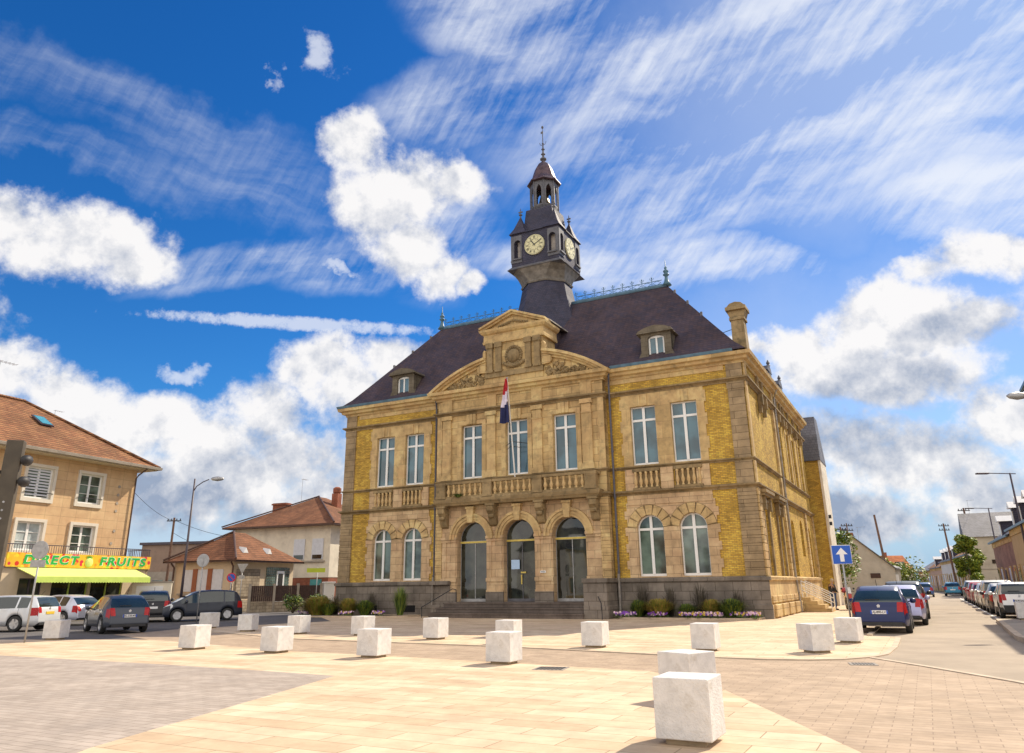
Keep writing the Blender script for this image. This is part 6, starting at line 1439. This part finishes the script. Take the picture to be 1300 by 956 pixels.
for x in (-3.5, 1.0): MB().box(x, x+.7, 3.7, 4.3, 6.0, 6.9).build('chimney', M['redbrick'], r2)
MB().box(.2, 1.0, .9, 1.6, 4.15, 4.75).build('roof_window', M['clear'], r2)
# pale gable house, left of the street, with its annexe
pg = empty('gable_house', (27.4, 70.5, 0), -radians(20), label='pale grey house with plain gable wall and one tiny window left of the street', cat='house')
mb = MB(); q = [(0, 0), (6.2, 0), (6.2, 2.7), (3.1, 5.5), (0, 3.3)]; mb.extr([(x, 0, z) for x, z in q], (0, 10, 0)); mb.build('wall', M['rendergrey'], pg)
mb = MB(); mb.add([(3.1, -.15, 5.62), (6.45, -.15, 2.6), (6.45, 10, 2.6), (3.1, 10, 5.62), (-.2, -.15, 3.3), (-.2, 10, 3.3), (3.1, -.15, 5.52), (6.45, -.15, 2.5)], [(0, 1, 2, 3), (4, 0, 3, 5), (0, 6, 7, 1)]); mb.build('roof', M['greyslate'], pg)
MB().box(4.2, 5.0, -.04, 0, 1.9, 2.3).build('window', M['brownfence'], pg); MB().box(3.0, 3.6, 5, 5.6, 5.0, 6.1).build('chimney', M['redbrick'], pg)
aerial('aerial', 3.9, 3.0, 4.6, 1.9, pg, s=.6)
an = empty('garage', (33.6, 72.5, 0), -radians(24), label='low grey-roofed garage with dark doorway beside the pale gable house', cat='garage')
MB().box(0, 1.9, 0, 7, 0, 2.8).build('wall', M['rendergrey'], an); MB().add([(-.3, -.3, 2.85), (2.1, -.3, 2.65), (2.1, 7, 3.0), (-.3, 7, 3.6)], [(0, 1, 2, 3)]).build('roof', M['greyslate'], an); MB().box(.3, 1.0, -.05, 0, 0, 2.4).build('doorway', M['dark'], an); MB().box(1.2, 1.7, -.05, 0, .2, 2.2).build('door', M['white'], an)
wl = empty('street_wall', (35.8, 76, 0), radians(90-ST), label='low pale wall along the left of the street beyond the garage', cat='wall'); MB().box(0, 30, 0, .2, 0, 1.7).build('wall', M['rendergrey'], wl); MB().box(0, 30, -.04, .24, 1.7, 1.78).build('coping', M['concrete'], wl)

# houses along the left side, beside the camera: the door glass mirrors them
row_house('brick_house', (-38, -2), 190, 13, 8, 5.6, 2.8, M['redbrick'], M['tiles2'], 'red brick house standing left of the camera, mirrored in the entrance glass', gable=True, storeys=2, dormers=2)
row_house('rendered_house', (-35.5, 12), 190, 13.5, 8, 5.8, 2.8, M['whitewall'], M['blueslate'], 'white house left of the camera outside the view, beyond the red one', gable=True, storeys=2, dormers=2)
# ------------------------------------------------------------------ vegetation
def leaves(mb, centres, n, size, rnd, mats=1, flat=.5):
    for _ in range(n):
        c, r = centres[rnd.randrange(len(centres))]
        while True:
            p = Vector((rnd.uniform(-1, 1), rnd.uniform(-1, 1), rnd.uniform(-1, 1)))
            if p.length < 1: break
        p = p.normalized()*(p.length**.5)
        q = Vector(c)+Vector((p.x*r[0], p.y*r[1], p.z*r[2]))
        a = Vector((rnd.uniform(-1, 1), rnd.uniform(-1, 1), rnd.uniform(-flat, flat))).normalized(); b = a.cross(Vector((rnd.uniform(-1, 1), rnd.uniform(-1, 1), 1))).normalized()
        s = size*rnd.uniform(.6, 1.3); mb.mat(rnd.randrange(mats) if mats > 1 else 0)
        mb.add([q-a*s, q-b*s*.45, q+a*s, q+b*s*.45], [(0, 1, 2, 3)])
def tree(name, x, y, h, w, zb, n, label, seed=1, size=.16, mats=None, cat='tree', group=None):
    rnd = random.Random(seed); r = empty(name, (x, y, 0), rnd.uniform(0, 6), label=label, cat=cat, group=group); C_ = []
    mb = MB(); mb.tube([(0, 0, 0), (.04, .02, zb*.6), (0, 0, h*.8)], [.13, .10, .03], 8)
    for k in range(9):
        an = rnd.uniform(0, 6.3); z0 = zb*.8+(h*.7-zb*.8)*k/9; L_ = w*.5*rnd.uniform(.5, .9)
        e = (L_*cos(an), L_*sin(an), z0+L_*.9); mb.tube([(0, 0, z0), (e[0]*.5, e[1]*.5, z0+L_*.5), e], [.05, .035, .015], 5)
        rr = w*rnd.uniform(.16, .27); C_.append((e, (rr, rr, rr*.9)))
    mb.build('trunk', M['bark'], r, smooth=True)
    for k in range(16):
        t = rnd.random(); z = zb+(h-zb)*(.12+.85*t); rad = w*.5*sqrt(max(.05, 1-((t-.42)/.62)**2))*.72; an = rnd.uniform(0, 6.3); rr = w*rnd.uniform(.13, .24)
        C_.append(((rad*cos(an), rad*sin(an), z), (rr, rr, rr*.8)))
    mb = MB(); leaves(mb, C_, n, size, rnd, 3); mb.build('crown', mats or [M['leaf'], M['leafdark'], M['leafy']], r)
    return r
tree('street_tree', 46.5, 80, 5.9, 2.6, 1.3, 8000, 'bushy light green street tree on the right pavement before the broad beige house', 3, .17, [M['leaf'], M['leafy'], M['leafy']])
tree('young_tree', 25.4, 61, 5.4, 3.0, 1.3, 2600, 'thin young tree behind the arrow sign, left of the pale gable house', 5, .14, [M['leafy'], M['leaf'], M['leaf']])
tree('bush', 44.5, 93, 3.6, 3.4, .3, 2200, 'yellow-green bush left of the foot of the tall bare pole', 6, .2, [M['leafy'], M['leaf'], M['leafy']], 'bush', 'bushes over the street wall')
tree('bush', 47.5, 96, 3.4, 5.0, .2, 2800, 'wide yellow-green bush right of the tall bare pole', 8, .2, [M['leafy'], M['leafy'], M['leaf']], 'bush', 'bushes over the street wall')
tree('shrub', -27.3, 57.2, 1.3, 1.7, .1, 1100, 'small green shrub against the white yard wall left of the minivan', 9, .09, None, 'shrub')
tree('shrub', -15.6, 55.6, 1.1, 1.4, .1, 900, 'small green shrub at the foot of the street-direction board', 11, .09, None, 'shrub')
tree('shrub', -13.6, 55.0, 1.2, 1.3, .1, 900, 'small leafy shrub before the white gate pillar', 12, .09, None, 'shrub')
for (x, y, w) in ((0, 0, 0),):
    pass
def local(x, y): v = Rm @ Vector((x, y, 0)); return (v.x, v.y)
# flower beds
def bed(pts, label):
    r = empty('flower_bed', (0, 0, 0), label=label, cat='flower bed'); P_ = [local(*p) for p in pts]; cx = sum(p[0] for p in P_)/len(P_); cy = sum(p[1] for p in P_)/len(P_); r.location = (cx, cy, 0)
    Q = [(p[0]-cx, p[1]-cy) for p in P_]
    MB().sweep(Q, [(0, 0), (0, .10), (-.10, .10), (-.10, 0)], closed=True).build('edging', M['kerb'], r)
    mb = MB(); tri = tessellate_polygon([[Vector((x, y, 0)) for x, y in Q]]); mb.add([(x, y, .07) for x, y in Q], [tuple(t) for t in tri]); mb.build('soil', M['soil'], r)
bed([(-7.0, -1.5), (-6.4, -1.9), (-1.0, -2.0), (-.25, -1.5), (-.2, -.3), (-7.0, -.3)], 'kerbed flower bed against the grey plinth right of the entrance steps')
bed([(-28.3, .6), (-27.8, -1.9), (-26.0, -2.9), (-20.4, -2.6), (-19.6, -1.6), (-19.6, -.3), (-26.4, -.3), (-26.5, 1.6)], 'kerbed flower bed round the left corner of the town hall')
def tuft(name, x, y, h, w, n, mat, label, seed, cat='grass clump', group=None, stems=False):
    rnd = random.Random(seed); mb = MB(); px, py = local(x, y)
    for k in range(n):
        an = rnd.uniform(0, 6.3); r0 = rnd.uniform(0, w*.12); rr = rnd.uniform(.15, 1)*w*.5; hh = h*rnd.uniform(.55, 1)*(1-.35*(rr/(w*.5))**2)
        p0 = Vector((r0*cos(an), r0*sin(an), .05)); p1 = p0+Vector((rr*.45*cos(an), rr*.45*sin(an), hh*.8)); p2 = p0+Vector((rr*cos(an), rr*sin(an), hh*(.98 if stems else .78)))
        s = Vector((-sin(an), cos(an), 0))*(.014 if not stems else .010); mb.mat(k % (len(mat) if isinstance(mat, list) else 1))
        mb.add([p0-s, p0+s, p1+s, p1-s, p2], [(0, 1, 2, 3), (3, 2, 4)])
    o = mb.build(name, mat, None); o.location = (px, py, .05); return tag(o, label, cat, group)
gg = 'ornamental grass clumps in the beds'
G3 = [M['leaf'], M['leafy'], M['leafdark']]; SG = [M['strawleaf'], M['leafy'], M['strawleaf']]
for i, a in enumerate([(-4.95, -1.35, .75, 1.3, 520, SG, 'wide straw-green grass mound in the middle of the right bed'), (-2.45, -1.1, .72, .95, 420, SG, 'round golden grass clump in front of the second basement opening'), (-6.1, -1.0, .7, .9, 320, G3, 'dark green clump at the left end of the right bed'), (-1.5, -1.25, .75, 1.2, 420, G3, 'bright green leafy clump near the right corner of the building'),
    (-25.9, -2.0, .95, 1.9, 700, SG, 'large rounded straw-green grass mound at the left corner of the building'), (-23.9, -1.6, .85, 1.2, 420, SG, 'golden grass clump in the middle of the left bed'), (-22.6, -1.7, .75, 1.1, 380, G3, 'green clump right of the golden one in the left bed'), (-27.4, -.9, .5, 1.0, 300, G3, 'low dark clump at the far left tip of the left bed'), (-24.9, -2.2, .6, 1.0, 320, G3, 'small green clump in front of the golden grass of the left bed'), (-3.6, -1.3, .55, .9, 300, G3, 'low green clump between the two golden ones of the right bed')]):
    tuft('grass_clump', a[0], a[1], a[2]*1.45, a[3]*1.75, int(a[4]*2.4), a[5], a[6], 20+i, group=gg)
for i, (x, y, h, w, lb) in enumerate([(-6.0, -.6, 1.75, .8, 'tall dry twiggy stems under the first right ground-floor window'), (-4.6, -.6, 1.6, .8, 'tall dry twiggy stems between the two right ground-floor windows'), (-3.1, -.6, 1.7, .9, 'tall dry twiggy stems under the second right ground-floor window'), (-1.35, -.6, 1.35, .8, 'thin dry stems at the right end of the right bed'), (-20.5, -1.1, 1.7, 1.0, 'tall green bush of upright stems beside the left end of the steps'), (-22.9, -.7, 1.4, .8, 'tall thin dark stems in the middle of the left bed'), (-25.6, -.8, 1.3, .8, 'tall thin dark stems at the left corner bed')]):
    tuft('tall_stems', x, y, h*1.05, w*1.5, 150 if i != 4 else 420, [M['twig']] if i != 4 else G3, lb, 50+i, 'plant', 'tall stemmed plants along the plinth', stems=True)
def pansies(x, y, w, d, n, mats, label, seed):
    rnd = random.Random(seed); px, py = local(x, y); r = empty('flower_patch', (px, py, .06), ROT, label=label, cat='flowers', group='patches of low flowers')
    mb = MB(); leaves(mb, [((rnd.uniform(-w/2, w/2), rnd.uniform(-d/2, d/2), .1), (.18, .16, .10)) for _ in range(16)], n*3, .05, rnd, 2); mb.build('leaves', [M['leaf'], M['leafdark']], r)
    mb = MB()
    for _ in range(n):
        a, b, z = rnd.uniform(-w/2, w/2), rnd.uniform(-d/2, d/2), rnd.uniform(.14, .27); s = rnd.uniform(.025, .045); mb.mat(rnd.randrange(len(mats)))
        mb.add([(a-s, b-.02, z-s), (a+s, b-.02, z-s), (a+s*1.1, b-.01, z+s), (a, b, z+s*1.4), (a-s*1.1, b-.01, z+s)], [(0, 1, 2, 3, 4)])
    mb.build('blossom', mats, r)
PU = [M['petalp'], M['petalp'], M['petalw']]; PW = [M['petalw'], M['petalp'], M['petalw'], M['petaly']]
tree('street_tree', -33, 3, 8, 5, 2.5, 3000, 'broad green tree beside the houses left of the camera', 31, .3)
pansies(-6.6, -1.55, 1.0, .5, 70, PU, 'dark purple pansies at the left end of the right bed', 1); pansies(-4.9, -1.75, .9, .3, 60, PU, 'purple pansies before the wide straw grass mound', 2)
pansies(-3.1, -1.65, 1.5, .6, 150, PW, 'pink and white pansies before the golden round clump', 3); pansies(-.85, -1.35, 1.3, .8, 170, PW, 'pink and purple flowers at the right corner of the building', 4); pansies(-2.1, -1.8, .6, .3, 60, PW, 'small pink flower patch beside the bright green clump', 5)
pansies(-23.4, -2.4, 1.0, .4, 50, PW, 'pale flowers at the front of the left bed', 6); pansies(-26.9, -2.0, .8, .4, 25, PU, 'few purple flowers at the left end of the left bed', 7); pansies(-21.4, -2.0, .9, .4, 40, PW, 'pale flowers near the step end of the left bed', 8)
tag(tuft('balcony_weeds', -17.0, -1.1, .28, 1.1, 160, G3, 'green weeds growing on the balcony edge between the left balusters', 80, 'weeds'), None)
bpy.context.view_layer.objects.active = None
w_ = [o for o in S.objects if o.name.startswith('balcony_weeds')][0]; v = Rm @ Vector((-16.6, -1.15, 6.5)); w_.location = v
# ------------------------------------------------------------------ person and motorcycle
def skin_fig(name, verts, edges, radii, mat, parent, sub=2):
    me = bpy.data.meshes.new(name); me.from_pydata(verts, edges, []); o = bpy.data.objects.new(name, me); COL.objects.link(o); o.parent = parent
    md = o.modifiers.new('skin', 'SKIN'); sk = me.skin_vertices[0].data
    for i, r in enumerate(radii): sk[i].radius = (r, r) if not isinstance(r, tuple) else r
    sk[0].use_root = True; md.use_smooth_shade = True
    s2 = o.modifiers.new('s', 'SUBSURF'); s2.levels = sub; s2.render_levels = sub; me.materials.append(mat); return o
pv = Rm @ Vector((1.55, 12.6, 0)); pe = empty('person', (pv.x, pv.y, 0), radians(20), label='fair-haired person in a dark jacket and jeans standing beside the red motorcycle, head bowed', cat='person')
# facing +x; body
V = [(0, 0, .93), (.0, .0, 1.12), (.01, 0, 1.32), (.03, 0, 1.47), (.06, 0, 1.55), (.10, 0, 1.64), (.10, 0, 1.72),
     (0, .10, .90), (.03, .12, .50), (0, .13, .09), (.12, .14, .045), (0, -.10, .90), (.06, -.12, .50), (.02, -.12, .09), (.14, -.12, .045),
     (.02, .19, 1.41), (.03, .25, 1.14), (.22, .20, .98), (.31, .17, .97), (.02, -.19, 1.41), (.05, -.25, 1.14), (.26, -.17, 1.02), (.35, -.14, 1.02)]
E_ = [(0, 1), (1, 2), (2, 3), (3, 4), (4, 5), (5, 6), (0, 7), (7, 8), (8, 9), (9, 10), (0, 11), (11, 12), (12, 13), (13, 14), (2, 15), (15, 16), (16, 17), (17, 18), (2, 19), (19, 20), (20, 21), (21, 22)]
R_2 = [(.15, .12), (.14, .11), (.17, .12), .07, .055, .095, .07, .10, .07, .05, .045, .10, .07, .05, .045, .065, .05, .038, .032, .065, .05, .038, .032]
skin_fig('body', V, E_, R_2, M['skin'], pe)
skin_fig('jacket', [(0, 0, .84), (0, 0, 1.1), (.01, 0, 1.32), (.03, 0, 1.45), (.02, .19, 1.42), (.03, .25, 1.14), (.2, .205, 1.0), (.02, -.19, 1.42), (.05, -.25, 1.14), (.23, -.18, 1.03)], [(0, 1), (1, 2), (2, 3), (2, 4), (4, 5), (5, 6), (2, 7), (7, 8), (8, 9)], [(.19, .15), (.18, .14), (.20, .145), .09, .085, .068, .055, .085, .068, .055], M['jacket'], pe)
skin_fig('jeans', [(0, 0, .92), (0, .10, .88), (.03, .12, .50), (0, .13, .14), (0, -.10, .88), (.06, -.12, .50), (.02, -.12, .14)], [(0, 1), (1, 2), (2, 3), (0, 4), (4, 5), (5, 6)], [(.165, .13), .115, .082, .068, .115, .082, .068], M['jeans'], pe)
MB().lathe([(.01, .115), (.07, .10), (.108, .04), (.112, -.02), (.09, -.08), (.05, -.10)], (.085, 0, 1.70), 12).build('hair', M['hair'], pe, smooth=True)
for s in (1, -1):
    mb = MB(); mb.box(-.06, .2, s*.13-.05, s*.13+.05, 0, .09); mb.build('shoe', M['black'], pe, bevel=.03)
mv = Rm @ Vector((2.35, 13.0, 0)); mc = empty('motorcycle', (mv.x, mv.y, 0), radians(255), label='red and white motorcycle with rear top box parked between the stairs and the blue car', cat='motorcycle')
for nm, x in (('wheel', .72), ('wheel', -.70)):
    w = MB().lathe([(.24, -.05), (.30, -.06), (.32, 0), (.30, .06), (.24, .05)], (x, 0, .32), 22, axis='y', cap=False).build(nm, M['tyre'], mc, smooth=True)
    mb = MB(); mb.lathe([(.24, -.03), (.22, 0), (.24, .03)], (x, 0, .32), 20, axis='y', cap=False)
    for k in range(5): a = k*2*pi/5; mb.tube([(x, 0, .32), (x+.23*cos(a), 0, .32+.23*sin(a))], .015, 4)
    mb.build('rim', M['alloy'], w)
MB().extr([(-.25, -.14, .35), (.3, -.14, .32), (.42, -.14, .62), (.1, -.14, .75), (-.3, -.14, .7)], (0, .28, 0)).build('engine', M['black'], mc, bevel=.03)
MB().extr([(-.15, -.15, .78), (.35, -.15, .70), (.62, -.15, .62), (.66, -.15, .9), (.45, -.15, 1.08), (.1, -.15, 1.0)], (0, .30, 0)).build('fairing', M['motored'], mc, bevel=.05)
MB().extr([(-.75, -.12, .82), (-.1, -.12, .76), (.05, -.12, .86), (-.2, -.12, .88), (-.72, -.12, .96)], (0, .24, 0)).build('seat', M['black'], mc, bevel=.03)
MB().extr([(-.95, -.1, .55), (-.5, -.1, .6), (-.4, -.1, .8), (-.9, -.1, .85)], (0, .2, 0)).build('tail_fairing', M['white'], mc, bevel=.03)
MB().box(-1.05, -.62, -.21, .21, .98, 1.28).build('top_box', M['motored'], mc, bevel=.05)
MB().box(-1.07, -1.03, -.1, .1, .70, .78).build('tail_light', M['redlens'], mc); MB().extr([(.55, -.14, 1.0), (.72, -.14, .95), (.5, -.14, 1.3)], (0, .28, 0)).build('windshield', M['clear'], mc)
MB().tube([(.30, -.36, 1.05), (.40, 0, 1.06), (.30, .36, 1.05)], .018, 6).build('handlebar', M['black'], mc); MB().tube([(.72, -.08, .32), (.45, -.08, 1.0)], .03, 6).build('fork', M['alloy'], mc); MB().tube([(-.2, .16, .3), (-.9, .2, .42)], .045, 8).build('exhaust', M['alloy'], mc)
for s in (1, -1): MB().lathe([(.01, -.02), (.06, 0), (.01, .02)], (.36, s*.34, 1.22), 8, axis='x').build('mirror', M['black'], mc)
